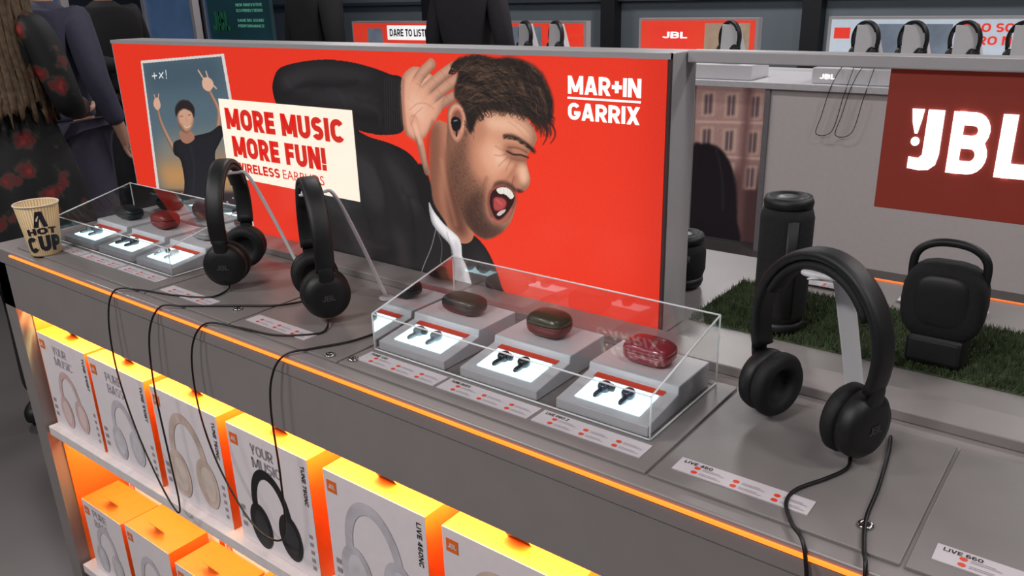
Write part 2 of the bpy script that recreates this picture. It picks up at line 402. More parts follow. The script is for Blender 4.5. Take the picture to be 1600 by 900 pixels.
for p in [[(445,150),(480,132),(520,134),(560,128)],[(455,185),(500,176),(560,182),(600,190)],[(560,205),(600,214),(640,250),(656,290)],[(590,262),(604,300),(606,350)],[(560,280),(572,330),(590,380)],[(640,310),(648,350),(650,400)]]:
    A.line(p,.004,(8,7,9),.7,soft=.007,clip=jc)
for k in range(24):
    x=random.uniform(440,640); y=random.uniform(105,200) if random.random()<.5 else random.uniform(240,420)
    A.line([(x,y),(x+random.uniform(6,24),y+random.uniform(-8,22)),(x+random.uniform(20,50),y+random.uniform(-6,40))],.003,random.choice([(60,55,60),(10,9,11)]),.35,soft=.006,clip=jc)
for k in range(9): A.line([(603+k*3.4,120+k*.4),(604+k*3.6,207)],.0014,(56,52,55),.6,clip=jc)
# neck + shirt
neck=[(676,205),(690,188),(725,220),(730,300),(742,366),(724,380),(700,362),(684,345),(678,318),(674,290),(674,240)]
A.poly(neck,(178,118,92)); nm=A.full(neck)
A.poly([(700,235),(716,250),(722,310),(732,366),(712,362),(700,320)],(92,54,42),.85,.008,clip=nm)
A.poly([(670,200),(688,195),(690,250),(688,300),(696,345),(680,340),(668,310)],(116,70,54),.7,.007,clip=nm)
A.line([(692,250),(700,295),(714,350)],.004,(200,142,114),.5,soft=.006,clip=nm)
A.poly([(652,262),(664,258),(674,285),(680,318),(700,352),(690,358),(668,335),(656,305)],(16,14,16),1,.001)
shirt=[(672,316),(680,330),(696,350),(716,368),(722,380),(724,400),(734,425),(742,470),(716,470),(706,440),(710,415),(706,385),(690,366),(676,346)]
A.poly(shirt,(236,232,234),vol=(.006,.25,.6,.2,.25))
A.poly([(712,375),(720,385),(722,410),(730,460),(718,460),(714,420)],(190,184,190),.7,.003)
A.line([(700,362),(708,400),(704,450)],.0015,(150,145,150),.8)
A.line([(684,352),(676,385),(662,420),(655,450)],.0014,(185,180,185),.8); A.line([(680,350),(692,380),(690,410)],.001,(170,165,170),.7)
# hand
SK=(224,164,136); SKD=(150,90,70); SKL=(248,206,180); V1=(.008,.34,.4,.6,.26)
A.line([(668,180),(690,164),(708,152),(721,143)],.0185,SK,taper=.22,vol=V1)
A.poly([(629,126),(638,110),(652,104),(672,114),(690,132),(697,152),(692,172),(679,192),(670,208),(658,220),(645,216),(634,204),(630,165)],SK,vol=(.012,.26,.4,.6,.18))
A.line([(658,170),(682,149),(704,132),(723,120)],.0225,SK,taper=.22,vol=V1)
A.line([(652,156),(672,136),(694,117),(712,104)],.0230,SK,taper=.22,vol=V1)
A.line([(645,150),(652,130),(662,114),(676,100)],.0230,SK,taper=.20,vol=V1)
A.poly([(631,140),(640,120),(656,130),(678,152),(686,172),(675,196),(660,214),(645,212),(634,195)],SK,.92,.006); A.poly([(640,150),(656,152),(668,170),(662,190),(648,190)],SKL,.5,.010)
A.line([(648,188),(657,218),(663,244),(669,268)],.0205,SK,taper=.35,vol=V1); A.poly([(638,178),(656,184),(663,206),(650,214),(640,204)],SK,.85,.004)
A.line([(650,196),(658,222)],.005,SKL,.6,soft=.005)
for p in [[(642,172),(654,162),(668,162),(680,170)],[(644,196),(650,180),(662,168)]]: A.line(p,.0010,SKD,.5,soft=.0015)
for a_,b_ in [((659,116),(669,122)),((652,130),(663,137)),((690,111),(698,120)),((677,123),(686,132)),((699,125),(707,135)),((685,138),(692,148)),((698,149),(704,157))]: A.line([a_,b_],.0009,SKD,.5,soft=.001)
A.line([(678,190),(673,208),(670,240),(671,262)],.004,(96,54,42),.5,soft=.005); A.line([(632,126),(632,165),(636,206)],.004,SKD,.7,soft=.004)
# face
face=[(706,172),(724,155),(745,165),(790,165),(825,185),(840,212),(836,228),(827,240),(824,252),(827,265),(830,279),(827,292),(818,299),(809,299),(806,304),(809,313),(806,329),(798,349),(784,364),(763,373),(746,366),(728,345),(716,318),(706,285),(701,250),(700,215)]
A.poly(face,(208,146,116)); fr=A.mask(face,.001); fc=A.full(face,.001); A.vol(fr,.016,.34,.9,.4,.12)
A.poly([(699,175),(722,168),(735,200),(732,250),(740,300),(752,345),(765,375),(735,370),(705,320),(692,230)],(126,78,60),.65,.014,clip=fc)
A.poly([(722,205),(745,215),(750,250),(762,282),(752,310),(735,290),(722,250)],(188,124,96),.6,.012,clip=fc)
A.poly([(760,184),(795,184),(822,196),(833,214),(815,208),(790,204),(765,200)],(240,194,164),.8,.008,clip=fc)
A.poly([(756,216),(780,224),(796,248),(794,268),(776,274),(758,256)],(230,170,140),.9,.009,clip=fc)
A.poly([(772,232),(788,242),(790,256),(778,256)],(246,202,174),.6,.006,clip=fc)
A.poly([(745,180),(758,190),(760,215),(748,225),(740,205)],(168,108,82),.6,.010,clip=fc)
A.poly([(817,246),(824,258),(828,278),(822,288),(813,280),(813,262)],(242,190,160),.85,.004,clip=fc)
A.poly([(804,266),(812,280),(806,294),(799,286)],(176,104,84),.7,.004,clip=fc)
A.line([(805,276),(802,288),(806,296)],.0018,(124,70,54),.7,soft=.0015)
A.poly([(790,226),(812,228),(832,241),(826,256),(808,254),(792,244)],(134,82,62),.7,.005,clip=fc)
A.poly([(802,232),(816,234),(826,242),(814,242),(804,238)],(196,136,108),.7,.002,clip=fc)
A.poly([(790,262),(800,272),(790,284),(778,282)],(200,130,104),.6,.006,clip=fc)
beard=[(724,205),(734,212),(733,245),(742,275),(758,288),(770,288),(762,302),(760,322),(768,346),(786,354),(797,346),(784,366),(763,374),(745,368),(726,345),(713,316),(703,270),(710,235)]
A.poly(beard,(74,50,40),.52,.009,clip=fc); A.poly([(745,300),(757,305),(760,330),(770,348),(788,356),(784,366),(763,374),(740,362),(728,335),(733,310)],(44,28,24),.55,.007,clip=fc)
A.poly([(776,284),(794,283),(810,297),(808,304),(800,299),(787,292),(772,296)],(60,36,28),.8,.002,clip=fc)
bm_=A.full(beard,.006)*fc
for k in range(1400):
    x=random.uniform(702,800); y=random.uniform(208,374)
    A.line([(x,y),(x+random.uniform(-.5,1.5),y+random.uniform(1.5,3))],.0006,random.choice([(30,18,15),(40,25,20),(140,96,76)]),.5,clip=bm_)
A.poly([(765,301),(775,290),(789,288),(802,296),(809,308),(805,326),(795,343),(780,350),(769,341),(763,320)],(140,76,64),1,.001)
A.line([(770,341),(781,347),(793,340),(801,327)],.0035,(190,112,98),.8,soft=.002)
A.poly([(769,302),(778,294),(790,291),(801,298),(806,309),(800,324),(790,337),(780,343),(772,334),(767,318)],(46,10,12),1,.0005)
A.poly([(778,295),(790,292),(800,297.5),(804.5,306),(800,310.5),(791,303.5),(781,301.5)],(236,228,218),1,.0005); A.poly([(778,334),(784,329),(792,327),(789,332),(782,337)],(206,192,184))
for s_ in [[(783,294),(784,302)],[(788,292.5),(790,303)],[(794,294),(796,306)],[(799,297.5),(800,309)]]: A.line(s_,.0005,(176,160,150),.7)
A.poly([(773,310),(784,308),(793,315),(789,326),(775,328)],(186,72,72),.95,.001); A.line([(778,312),(786,319)],.002,(222,130,126),.6,soft=.002)
A.line([(762,278),(757,292),(757,312)],.003,(110,64,48),.5,soft=.005)
A.line([(794,236),(804,241),(816,242),(827,246)],.0026,(36,20,17),.95,soft=.001); A.line([(796,230),(810,231),(825,238)],.0014,(96,54,40),.8,soft=.0015); A.line([(800,247),(812,250),(822,251)],.0018,(120,72,56),.6,soft=.003)
for p in [[(793,236),(784,233),(776,228)],[(793,240),(784,243),(775,242)],[(796,245),(788,252),(781,259)],[(800,250),(796,258),(792,266)]]: A.line(p,.0009,(134,84,64),.55,soft=.002)
A.line([(790,213),(803,213),(820,222),(836,236)],.0056,(38,24,20),.85,soft=.003)
for k in range(50):
    t=random.random(); x=787+46*t; y=214+20*t*t+random.uniform(-3,3); A.line([(x,y),(x+5,y-2+5*t)],.0008,(24,15,12),.8)
A.line([(808,258),(800,272),(790,285)],.002,(140,86,66),.6,soft=.005); A.poly([(809,295),(815,296),(820,299),(812,301)],(70,32,26),.9,.001)
for p in [[(808,190),(822,200),(834,214)],[(796,190),(811,201),(824,216)]]: A.line(p,.0008,(170,114,90),.5,soft=.002)
# ear
ear=[(701,172),(711,160),(724,163),(732,183),(728,206),(717,224),(707,216),(701,195)]
A.poly(ear,(208,142,116),vol=(.004,.35,.5,.3,.2)); A.poly([(709,178),(718,171),(724,184),(720,204),(713,211),(708,197)],(120,68,54),.85,.002)
A.line([(705,178),(712,166),(722,169),(728,184),(723,205)],.0016,(236,180,154),.7,soft=.002)
A.poly([(707,186),(714,182),(722,188),(721,200),(714,205),(708,200)],(12,12,14)); A.line([(711,189),(716,188)],.0012,(190,190,195),.9); A.line([(716,200),(715,212)],.0035,(18,18,20),1)
# hair: fine wavy strands
hair=[(706,104),(720,92),(745,86),(775,92),(800,90),(826,98),(845,112),(858,134),(866,160),(863,184),(854,196),(840,194),(824,182),(800,175),(772,171),(752,177),(745,192),(738,208),(732,200),(729,180),(722,162),(712,150),(714,132),(718,112)]
A.poly(hair,(30,20,17),1,.002); hc=A.full(hair,.003)
def strand(x,y,L,w,c,al,amp,soft=0,clip=None,tp=.8):
    pts=[]; ph=random.uniform(0,6)
    for i in range(7):
        pts.append((x,y)); ang=-.45+(x-706)/160*1.75+amp*math.sin(ph+i*1.1); x+=L/6*math.cos(ang); y+=L/6*math.sin(ang)
    A.line(pts,w,c,al,soft=soft,taper=tp,clip=clip,n=3)
for k in range(50): strand(random.uniform(708,840),random.uniform(94,165),random.uniform(30,55),.010,random.choice([(74,52,40),(92,66,52)]),.5,.5,.005,hc)
for k in range(50): strand(random.uniform(708,840),random.uniform(94,165),random.uniform(24,50),.006,(12,8,7),.65,.5,.004,hc)
for k in range(900):
    strand(random.uniform(706,856),random.uniform(88,180),random.uniform(16,40),random.uniform(.0006,.0013),random.choice([(100,74,58),(66,46,36),(136,104,82),(14,9,8),(20,13,11),(40,27,22)]),.55,.6,0,hc)
def along(P,t):
    t=t*(len(P)-1.001); i=int(t); f_=t-i; return P[i][0]*(1-f_)+P[i+1][0]*f_,P[i][1]*(1-f_)+P[i+1][1]*f_
edge=[(708,112),(716,96),(742,87),(776,92),(804,90),(830,100),(850,122),(862,152),(866,180)]
for k in range(170):
    x,y=along(edge,random.random()); strand(x-5,y+3,random.uniform(10,24),random.uniform(.001,.0026),random.choice([(26,18,15),(40,28,22)]),.9,.9)
front=[(746,180),(754,174),(772,168),(800,172),(824,180),(842,190),(858,196)]
for k in range(140):
    x,y=along(front,random.random()); d=random.uniform(6,14)+(8 if x>835 else 0)
    A.line([(x-5,y-8),(x,y),(x+random.uniform(0,7),y+d*.6),(x+random.uniform(0,8),y+d)],random.uniform(.001,.0024),random.choice([(26,18,15),(40,28,22),(60,42,33)]),.85,taper=True)
for p in [[(846,186),(856,200),(856,214),(850,226)],[(854,184),(866,198),(869,212),(862,224)],[(838,186),(846,200),(847,214)],[(850,180),(861,196),(862,212)]]: A.line(p,.0045,(22,15,12),.9,taper=True,soft=.001); A.line(p,.0012,(84,60,46),.6,taper=True)
for k in range(60): x=random.uniform(726,742); y=random.uniform(165,212); A.line([(x,y),(x+2,y+6)],.0011,(34,23,19),.7,taper=True)
# small snapshot
A.poly([(222,95),(352,84),(399,354),(252,336)],(215,205,200),1,0,False)
A.poly([(225,99),(348,88),(394,350),(256,332)],(80,100,112),1,0,False); sc=A.full([(225,99),(348,88),(394,350),(256,332)],0,False)
A.poly([(225,99),(348,88),(350,130),(232,140)],(56,76,90),.9,.03,False,clip=sc)
A.poly([(245,250),(375,240),(385,300),(255,300)],(204,142,80),.95,.03,False,clip=sc)
A.poly([(250,215),(370,205),(375,240),(250,250)],(142,132,116),.7,.025,False,clip=sc)
A.poly([(250,297),(386,300),(396,354),(254,336)],(40,30,40),.95,.004,False,clip=sc)
for k in range(70): 
    x=random.uniform(256,390); y=random.uniform(298,342); A.line([(x,y),(x+1.5,y)],.0022,random.choice([(255,190,90),(250,120,60),(255,230,170)]),.9,clip=sc)
tee=[(274,222),(290,216),(306,212),(330,206),(345,196),(352,206),(346,222),(338,240),(342,268),(350,310),(318,322),(292,312),(290,280),(284,250),(274,240)]
S2=(198,150,124); V2=(.006,.35,.5,.5,.25)
A.line([(275,236),(262,210),(252,186),(247,160)],.0155,S2,clip=sc,vol=V2,taper=.35); A.line([(342,204),(344,175),(334,152),(325,134)],.0155,S2,clip=sc,vol=V2,taper=.35)
A.poly(tee,(24,24,32),clip=sc,vol=(.01,.3,.5,.5,.3)); A.line([(300,230),(306,260),(304,300)],.004,(46,46,56),.6,soft=.006,clip=sc)
A.poly([(242,164),(244,154),(250,154),(253,166),(248,172)],(208,164,138)); A.line([(246,158),(243,148)],.003,(208,164,138)); A.line([(249,157),(250,147)],.003,(208,164,138))
A.poly([(318,132),(320,122),(330,122),(336,132),(330,142),(322,140)],(212,168,142)); A.line([(322,126),(312,110)],.0042,(212,168,142)); A.line([(328,124),(324,112)],.0042,(212,168,142)); A.line([(332,130),(340,138)],.004,(212,168,142))
A.poly([(283,205),(300,205),(306,216),(296,224),(286,220)],(160,112,90)); 
A.poly([(280,172),(290,164),(300,168),(305,184),(302,200),(294,208),(285,202),(279,188)],(200,152,126),1,.001,vol=V2)
A.poly([(277,182),(276,168),(283,158),(292,156),(300,160),(306,170),(305,184),(301,175),(290,170),(282,174)],(34,26,26),1,.001)
A.line([(284,182),(288,181)],.0014,(60,40,34),.8,soft=.001); A.line([(296,180),(300,179)],.0014,(60,40,34),.8,soft=.001); A.line([(289,197),(295,199),(300,196)],.0014,(226,214,206),.85,soft=.001); A.line([(293,184),(294,190)],.0015,(150,100,80),.6,soft=.001); A.poly([(281,192),(288,196),(290,206),(284,202)],(110,74,60),.4,.003)
for seg in [[(240,119),(247,118)],[(243,114),(244,123)],[(251,114),(257,122)],[(257,113),(251,122)],[(261,110),(262,118)],[(262,121),(262.5,122.5)]]: A.line(seg,.0026,(240,240,240))
A.C+=np.random.randn(*A.C.shape[:2])[...,None]*2.2
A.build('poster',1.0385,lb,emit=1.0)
cardE=M('backlit_white_card',(225,218,205),.5,emit=.72,ecol=(240,226,205),noise=.02)
inkR=M('backlit_red_ink',(210,46,34),.5,emit=.5,ecol=(208,40,32)); 
sc_card=poly3('slogan_card',[(-1.607,1.0375,1.079),(-1.180,1.0375,1.076),(-1.180,1.0375,1.250),(-1.604,1.0375,1.249)],cardE,lb)
ftext('MORE MUSIC',-1.586,-1.206,1.186,1.231,1.0368,inkR,sc_card,.055)
ftext('MORE FUN!',-1.574,-1.268,1.127,1.172,1.0368,inkR,sc_card,.055)
ftext('WIRELESS',-1.572,-1.420,1.095,1.115,1.0368,inkR,sc_card,.035); ftext('EARBUDS',-1.410,-1.280,1.096,1.115,1.0368,inkR,sc_card,.0)
wE=M('backlit_white_ink',(250,245,240),.5,emit=.9,ecol=(255,248,240),noise=0)
ftext('MAR+IN',-.699,-.576,1.304,1.330,1.0375,wE,lb,.035); ftext('GARRIX',-.699,-.577,1.266,1.291,1.0375,wE,lb,.035)
poly3('lettering',[(-.700,1.0375,1.2965),(-.576,1.0375,1.2965),(-.576,1.0375,1.2995),(-.700,1.0375,1.2995)],wE,lb)
# rail running on from the lightbox and the sign hanging from it
rl=thing('support_rail',(.04,1.1,.95),'slim light grey rail and post extending beside the red lightbox','rail')
box('rail',-.531,XR-.03,1.085,1.115,1.3495,1.366,alu,rl,.002); box('post',XR-.06,XR-.03,1.085,1.115,.9515,1.349,alu,rl,.002)
sg=thing('logo_sign',(-.1,1.1,1.26),'brown red sign board with glowing white logo letters','sign')
sr=M('sign_dark_red',(124,42,32),.5,noise=.03,emit=.22,ecol=(130,44,30))
S_=.25
def sx_(x): return x*S_
def sz_(z): return 1.45+(z-1.45)*S_
box('board',-.2655,.16,1.095,1.108,sz_(.357),1.349,sr,sg,.001)
lw_=M('glowing_letters',(255,255,255),.5,emit=2.0,ecol=(255,238,240),noise=0)
sy=1.0925
def flat(name,pts,y,mat,parent,th=.0022):
    pts=[(sx_(a),sz_(b)) for a,b in pts]
    n=len(pts); v=[(a,y,b) for a,b in pts]+[(a,y+th,b) for a,b in pts]
    return mo(name,v,[tuple(range(n)),tuple(range(2*n-1,n-1,-1))]+[(i,i+n,(i+1)%n+n,(i+1)%n) for i in range(n)],mat,parent)
zb_,zt_=.570,.862
J=[(-.928,zb_+.004),(-.928,zb_+.060),(-.885,zb_+.056),(-.868,zb_+.075),(-.866,zt_-.0),(-.795,zt_),(-.795,zb_+.080),(-.805,zb_+.03),(-.832,zb_+.004),(-.872,zb_-.002)]
flat('logo_letter',J[::-1],sy,lw_,sg)
def logo_letter(ch,x0,x1,t):
    Q,W=glyph(ch,t); v=[];f=[]
    for q in Q:
        n=len(v); v+=[(sx_(x0+(x1-x0)*a/W),sy,sz_(zb_+(zt_-zb_)*b)) for a,b in q]; f.append(tuple(range(n,n+4)))
    mo('logo_letter',v,f,lw_,sg)
logo_letter('B',-.755,-.590,.215); logo_letter('L',-.550,-.405,.235)
flat('logo_mark',[(-.938,.862),(-.884,.862),(-.891,.81),(-.903,.745),(-.914,.745),(-.930,.80)][::-1],sy,lw_,sg)
mo('logo_mark',[(sx_(-.907+.020*math.cos(a*.4189)),sy,sz_(.707+.022*math.sin(a*.4189))) for a in range(15)],[tuple(range(15))],lw_,sg)
# ---------------------------------------------------------------- info cards
def info_card(x0,x1,y0,y1,title,group,label):
    z=D+.004; t=thing('info_card',((x0+x1)/2,(y0+y1)/2,z),label,'label',group)
    box('card',x0,x1,y0,y1,z,z+.0012,cardw,t); zz=z+.0016; w=x1-x0;h=y1-y0
    if title: text(title,(x0+.006,y1-.009,zz),(w*.22,0,0),(0,.0055,0),ink,t,.02)
    v=[];f=[];v2=[];f2=[]
    for r in range(2):
        for c in range(3):
            cx=x0+w*(.16+.30*c); cy=y0+h*(.2+.34*r); n=len(v)
            for k in range(10): v.append((cx+.0036*math.cos(k*.628),cy+.0030*math.sin(k*.628),zz))
            f.append(tuple(range(n,n+10)))
            for q in range(2):
                n2=len(v2); yy=cy-.0018+q*.0026; L=.02 if q else .025
                v2+= [(cx+.006,yy,zz),(cx+.006+L,yy,zz),(cx+.006+L,yy+.001,zz),(cx+.006,yy+.001,zz)]; f2.append((n2,n2+1,n2+2,n2+3))
    mo('dot_pattern',v,f,redo,t); mo('fine_print',v2,f2,inkg,t); return t
gc='info cards on the counter'
for i in range(3):
    info_card(-.851+.157*i,-.700+.157*i,.713,.744,['TUNE 130','TUNE BUDS','LIVE PRO 2'][i],gc,'white information card with small orange dots before clear display case')
    info_card(-1.868+.150*i,-1.724+.150*i,.735,.760,None,gc,'white information card with small orange dots before clear display case')
for x0,t in [(-1.378,None),(-1.118,None),(-.347,'LIVE 460'),(-.086,'LIVE 660')]:
    info_card(x0,x0+.148,.715,.742,t,gc,'white information card with small orange dots in front of headphones')
# ---------------------------------------------------------------- plinths, cases, earbuds
ac=acrylic('clear_acrylic',.95,.28)
def edge_mat():
    m=bpy.data.materials.new('acrylic_bright_edge'); m.use_nodes=True; nt=m.node_tree; nt.nodes.clear()
    o=nt.nodes.new('ShaderNodeOutputMaterial'); t=nt.nodes.new('ShaderNodeBsdfTransparent'); g=nt.nodes.new('ShaderNodeBsdfDiffuse'); g.inputs['Color'].default_value=(.95,.98,1,1)
    mx=nt.nodes.new('ShaderNodeMixShader'); mx.inputs['Fac'].default_value=.65
    nt.links.new(t.outputs[0],mx.inputs[1]); nt.links.new(g.outputs[0],mx.inputs[2]); nt.links.new(mx.outputs[0],o.inputs['Surface']); return m
ace=edge_mat()
def pill(name,cx,cy,cz,lx,ly,lz,mat,parent,ex=.55,n=24,m=12,zmin=-1,zmax=1):
    v=[];f=[]
    def sp(a,e): return math.copysign(abs(a)**e,a)
    for j in range(m+1):
        b=-math.pi/2+math.pi*j/m; zz=sp(math.sin(b),.7); rr=sp(math.cos(b),.7)
        zz=max(zmin,min(zmax,zz))
        for i in range(n):
            a=2*math.pi*i/n; v.append((cx+lx*rr*sp(math.cos(a),ex),cy+ly*rr*sp(math.sin(a),ex),cz+lz*zz))
    for j in range(m):
        for i in range(n): f.append((j*n+i,j*n+(i+1)%n,(j+1)*n+(i+1)%n,(j+1)*n+i))
    f.append(tuple(range(n-1,-1,-1))); f.append(tuple(range(m*n,(m+1)*n)))
    return mo(name,v,f,mat,parent,smooth=True)
def plinth(x,y0,label,g):
    z=D+.0045; t=thing('earbud_plinth',(x,y0+.085,z),label,'stand',g)
    prof=[(y0,z),(y0,z+.014),(y0+.076,z+.024),(y0+.078,z+.034),(y0+.165,z+.034),(y0+.165,z)]
    prism_x('body',prof[::-1],x-.065,x+.065,whitep,t,.0015)
    s=(.010/.076); yA,yB=y0+.014,y0+.062
    zf=lambda y: z+.014+(y-y0)*s+.0008
    poly3('light_window',[(x-.046,yA,zf(yA)),(x+.046,yA,zf(yA)),(x+.046,yB,zf(yB)),(x-.046,yB,zf(yB))],win,t)
    poly3('label_strip',[(x-.05,y0+.064,zf(y0+.064)),(x+.05,y0+.064,zf(y0+.064)),(x+.05,y0+.0745,zf(y0+.0745)),(x-.05,y0+.0745,zf(y0+.0745))],redo,t)
    return zf
def earset(x,y0,colr,colname,budcol,g,shape,lid=None,gloss=.12):
    zf=plinth(x,y0,'white stepped plinth with glowing window inside the clear case','plinths in the display cases')
    z=D+.0045+.034
    m=M('case_'+colname.replace(' ','_'),colr,.42 if gloss<.3 else .22,noise=.05,coat=gloss)
    m2=M('lid_'+colname.replace(' ','_'),lid,.35,noise=.05,coat=.2) if lid else m
    c=thing('charging_case',(x,y0+.12,z),colname+' oval earbud charging case on a white plinth','charging case','charging cases')
    lx,ly,lz=shape
    pill('base',x,y0+.122,z+lz,lx,ly,lz,m,c,zmax=.12); pill('lid',x,y0+.122,z+lz+.0006,lx,ly,lz,m2,c,zmin=.14)
    bm=M('bud_'+budcol[0],budcol[1],.3,coat=.4)
    for k,sg_ in enumerate((-1,1)):
        bx=x+sg_*.017; by=y0+.034; bz=zf(by)+.001
        b=thing('earbud',(bx,by,bz),budcol[0]+' wireless earbud lying on a glowing window','earbud','earbuds')
        pill('bud_body',bx,by+.004,bz+.007,.0085,.0095,.007,bm,b,ex=.9); pill('stem',bx+sg_*.001,by-.009,bz+.004,.0036,.011,.0036,bm,b,ex=.8); 
        lathe('ear_tip',[(.003,0),(.0055,.003),(.0045,.007),(.001,.008)],M('silicone_tip',(60,60,64),.6),b,14,'x',c=(bx-sg_*.006,by+.005,bz+.008))
def cover(x0,x1,y0,y1,zf,zb,label):
    z=D+.0062; t=thing('acrylic_cover',((x0+x1)/2,(y0+y1)/2,z),label,'display case','clear display cases')
    P=dict(a=(x0,y0,z),b=(x1,y0,z),c=(x1,y1,z),d=(x0,y1,z),e=(x0,y0,zf),f=(x1,y0,zf),g=(x1,y1,zb),h=(x0,y1,zb))
    k='abcdefgh'; V=[P[i] for i in k]; F=[(0,1,5,4),(1,2,6,5),(2,3,7,6),(3,0,4,7),(4,5,6,7)]
    mo('clear_shell',V,F,ac,t)
    for a,b in ['ab','bc','cd','da','ef','fg','gh','he','ae','bf','cg','dh']:
        tube('shell_edge',[P[a],P[b]],.0013,ace,t,6,1)
cover(-.852,-.394,.752,.932,1.012,1.052,'clear acrylic case covering three white earbud plinths')
cover(-1.868,-1.424,.768,.945,1.012,1.052,'clear acrylic case covering earbud plinths near the paper cup')
g1='e'
earset(-.784,.757,(26,20,20),'dark brown',('pearl grey',(130,136,142)),g1,(.036,.022,.014))
earset(-.625,.757,(110,24,20),'dark red',('dark grey',(40,42,46)),g1,(.031,.024,.018),(62,52,30))
earset(-.465,.757,(140,46,60),'dusty burgundy',('slate blue',(60,66,84)),g1,(.034,.024,.016),None,.35)
earset(-1.797,.773,(26,36,34),'dark green',('pearl grey',(130,136,142)),g1,(.036,.022,.014))
earset(-1.647,.773,(130,36,32),'bright red',('dark grey',(40,42,46)),g1,(.031,.024,.018))
earset(-1.497,.773,(150,148,150),'pale grey',('white',(225,225,225)),g1,(.030,.020,.010))
# ---------------------------------------------------------------- headphones
def make_headphone(label,group,logo=True,inset=.0,bt=.0095):
    r=thing('headphones',(0,0,0),label,'headphones',group)
    pts=[]
    for k in range(41):
        a=math.radians(-112+224*k/40); pts.append((.074*math.sin(a),0,.118+.088*math.cos(a)))
    band('headband',pts,.028,bt,blackp,r,(0,1,0),1,.6)
    pts=[]
    for k in range(21):
        a=math.radians(-62+124*k/20); pts.append(((.0765-bt)*math.sin(a),0,.118+(.0895-bt)*math.cos(a)))
    band('headband_cushion',pts,.027,.011,blackm,r,(0,1,0),1,.8)
    for sg_ in (-1,1):
        cx_=.064-inset; c=(sg_*cx_,0,.046)
        band('hinge',[(sg_*.070,0,.098),(sg_*(.0765-inset*.3),0,.085),(sg_*(.079-inset*.8),0,.068),(sg_*(.076-inset),0,.05)],.022,.007,blackp,r,(0,1,0),4,.7)
        prof=[(.001,.022),(.018,.0225),(.0285,.020),(.034,.015),(.0355,.008),(.0345,.001),(.030,-.001),(.001,-.001)]
        cup_=lathe('ear_cup',[(rr,sg_*h) for rr,h in prof][::(-sg_)],blackp,r,36,'x',c=c)
        prof=[(.016,-.001),(.033,-.001),(.0365,-.006),(.0365,-.013),(.032,-.018),(.024,-.0185),(.0185,-.014),(.017,-.006),(.001,-.005)]
        lathe('ear_pad',[(rr,sg_*h) for rr,h in prof][::(-sg_)],blackm,r,36,'x',c=c)
        if logo:
            O=(sg_*(cx_+.0229),-.010*sg_,.041); text('JBL',O,(0,.020*sg_,0),(0,0,.009),M('logo_grey',(64,62,64),.45),cup_,.03)
    return r
hp1=make_headphone('black wired on-ear headphones hanging on a slim white stand','headphones on the counter',True,.012)
h3=make_headphone('large black headphones on white stand near counter corner','headphones on the counter',True,.010,.012)
def stand(loc,label,top=.205,foot=(.05,.1),wide=.006,th=.003):
    t=thing('headphone_stand',loc,label,'stand','headphone stands')
    x,y,z=loc; fx,fy=foot
    band('arm',[(x+fx,y+fy,z+.003),(x+fx*.55,y+fy*.62,z+top*.62),(x+fx*.3,y+fy*.36,z+top-.012),(x+fx*.15,y+fy*.2,z+top-.006),(x-fx*.1,y-fy*.14,z+top-.006)],wide,th,whitep,t,(.894,.447,0),6,.8)
    lathe('foot',[(.014,0),(.014,.003),(.010,.0045),(.0001,.0045)],alu,t,24,c=(x+fx,y+fy,z))
    pill('cradle',x,y,z+top-.003,.010 if wide<.01 else .024,.013,.0045,whitep,t)
    return t
SC=1.08
zz=D+.004
h2=copy_thing(hp1,(-1.045,.815,zz),math.radians(-30),label='black wired on-ear headphones showing outer ear cup, hanging on white stand')
h3.location=(-.250,.862,zz); h3.rotation_euler=(0,0,math.radians(-20))
hp1.location=(-1.305,.835,zz); hp1.rotation_euler=(0,0,math.radians(-52))
for h in (hp1,h2,h3): h.scale=(SC,SC,SC)
st='slim white slanted headphone stand on the counter'
stand((-1.305,.835,zz),st,.206,wide=.007,th=.005); stand((-1.045,.815,zz),st,.206,wide=.007,th=.005); stand((-.250,.862,zz),st,.204,(.03,.09),.022)
def cable(name,pts,label,r=.0017):
    c=tube(name,pts,r,rubber,None,8,10); meta(c,label,'cable','headphone cables'); return c
cable('cable',[(-1.262,.785,.965),(-1.262,.775,.957),(-1.262,.74,.9565),(-1.33,.71,.9565),(-1.41,.69,.9565),(-1.452,.668,.952),(-1.468,.655,.90),(-1.468,.65,.80),(-1.44,.65,.68),(-1.385,.65,.575),(-1.34,.65,.53),(-1.325,.65,.56),(-1.33,.65,.66),(-1.335,.65,.80),(-1.325,.654,.90),(-1.30,.668,.952),(-1.26,.69,.9565),(-1.18,.745,.9565),(-1.12,.79,.9565),(-1.09,.86,.9565)],'thin black cable looping over the counter edge')
cable('cable',[(-.985,.775,.965),(-.975,.765,.957),(-.97,.74,.9565),(-1.02,.70,.9565),(-1.10,.685,.9565),(-1.165,.668,.952),(-1.195,.655,.90),(-1.195,.65,.80),(-1.165,.65,.70),(-1.10,.65,.62),(-1.04,.65,.60),(-.995,.65,.63),(-.985,.65,.74),(-.985,.65,.86),(-.975,.655,.92),(-.955,.668,.952),(-.93,.70,.9565),(-.90,.76,.9565),(-.89,.85,.9565)],'thin black cable looping over the counter edge')
cable('cable',[(-.195,.840,.962),(-.192,.82,.957),(-.203,.79,.9565),(-.222,.75,.9565),(-.222,.72,.9565),(-.205,.69,.9565),(-.185,.668,.951),(-.17,.655,.88),(-.15,.65,.74),(-.12,.65,.6)],'black cable running over the counter edge',.0021)
cable('cable',[(-.172,.915,.957),(-.165,.88,.9565),(-.155,.80,.9565),(-.15,.74,.9565),(-.138,.69,.9565),(-.13,.668,.951),(-.125,.655,.88),(-.11,.65,.74),(-.10,.65,.6)],'black security tether running over the counter edge',.0021)
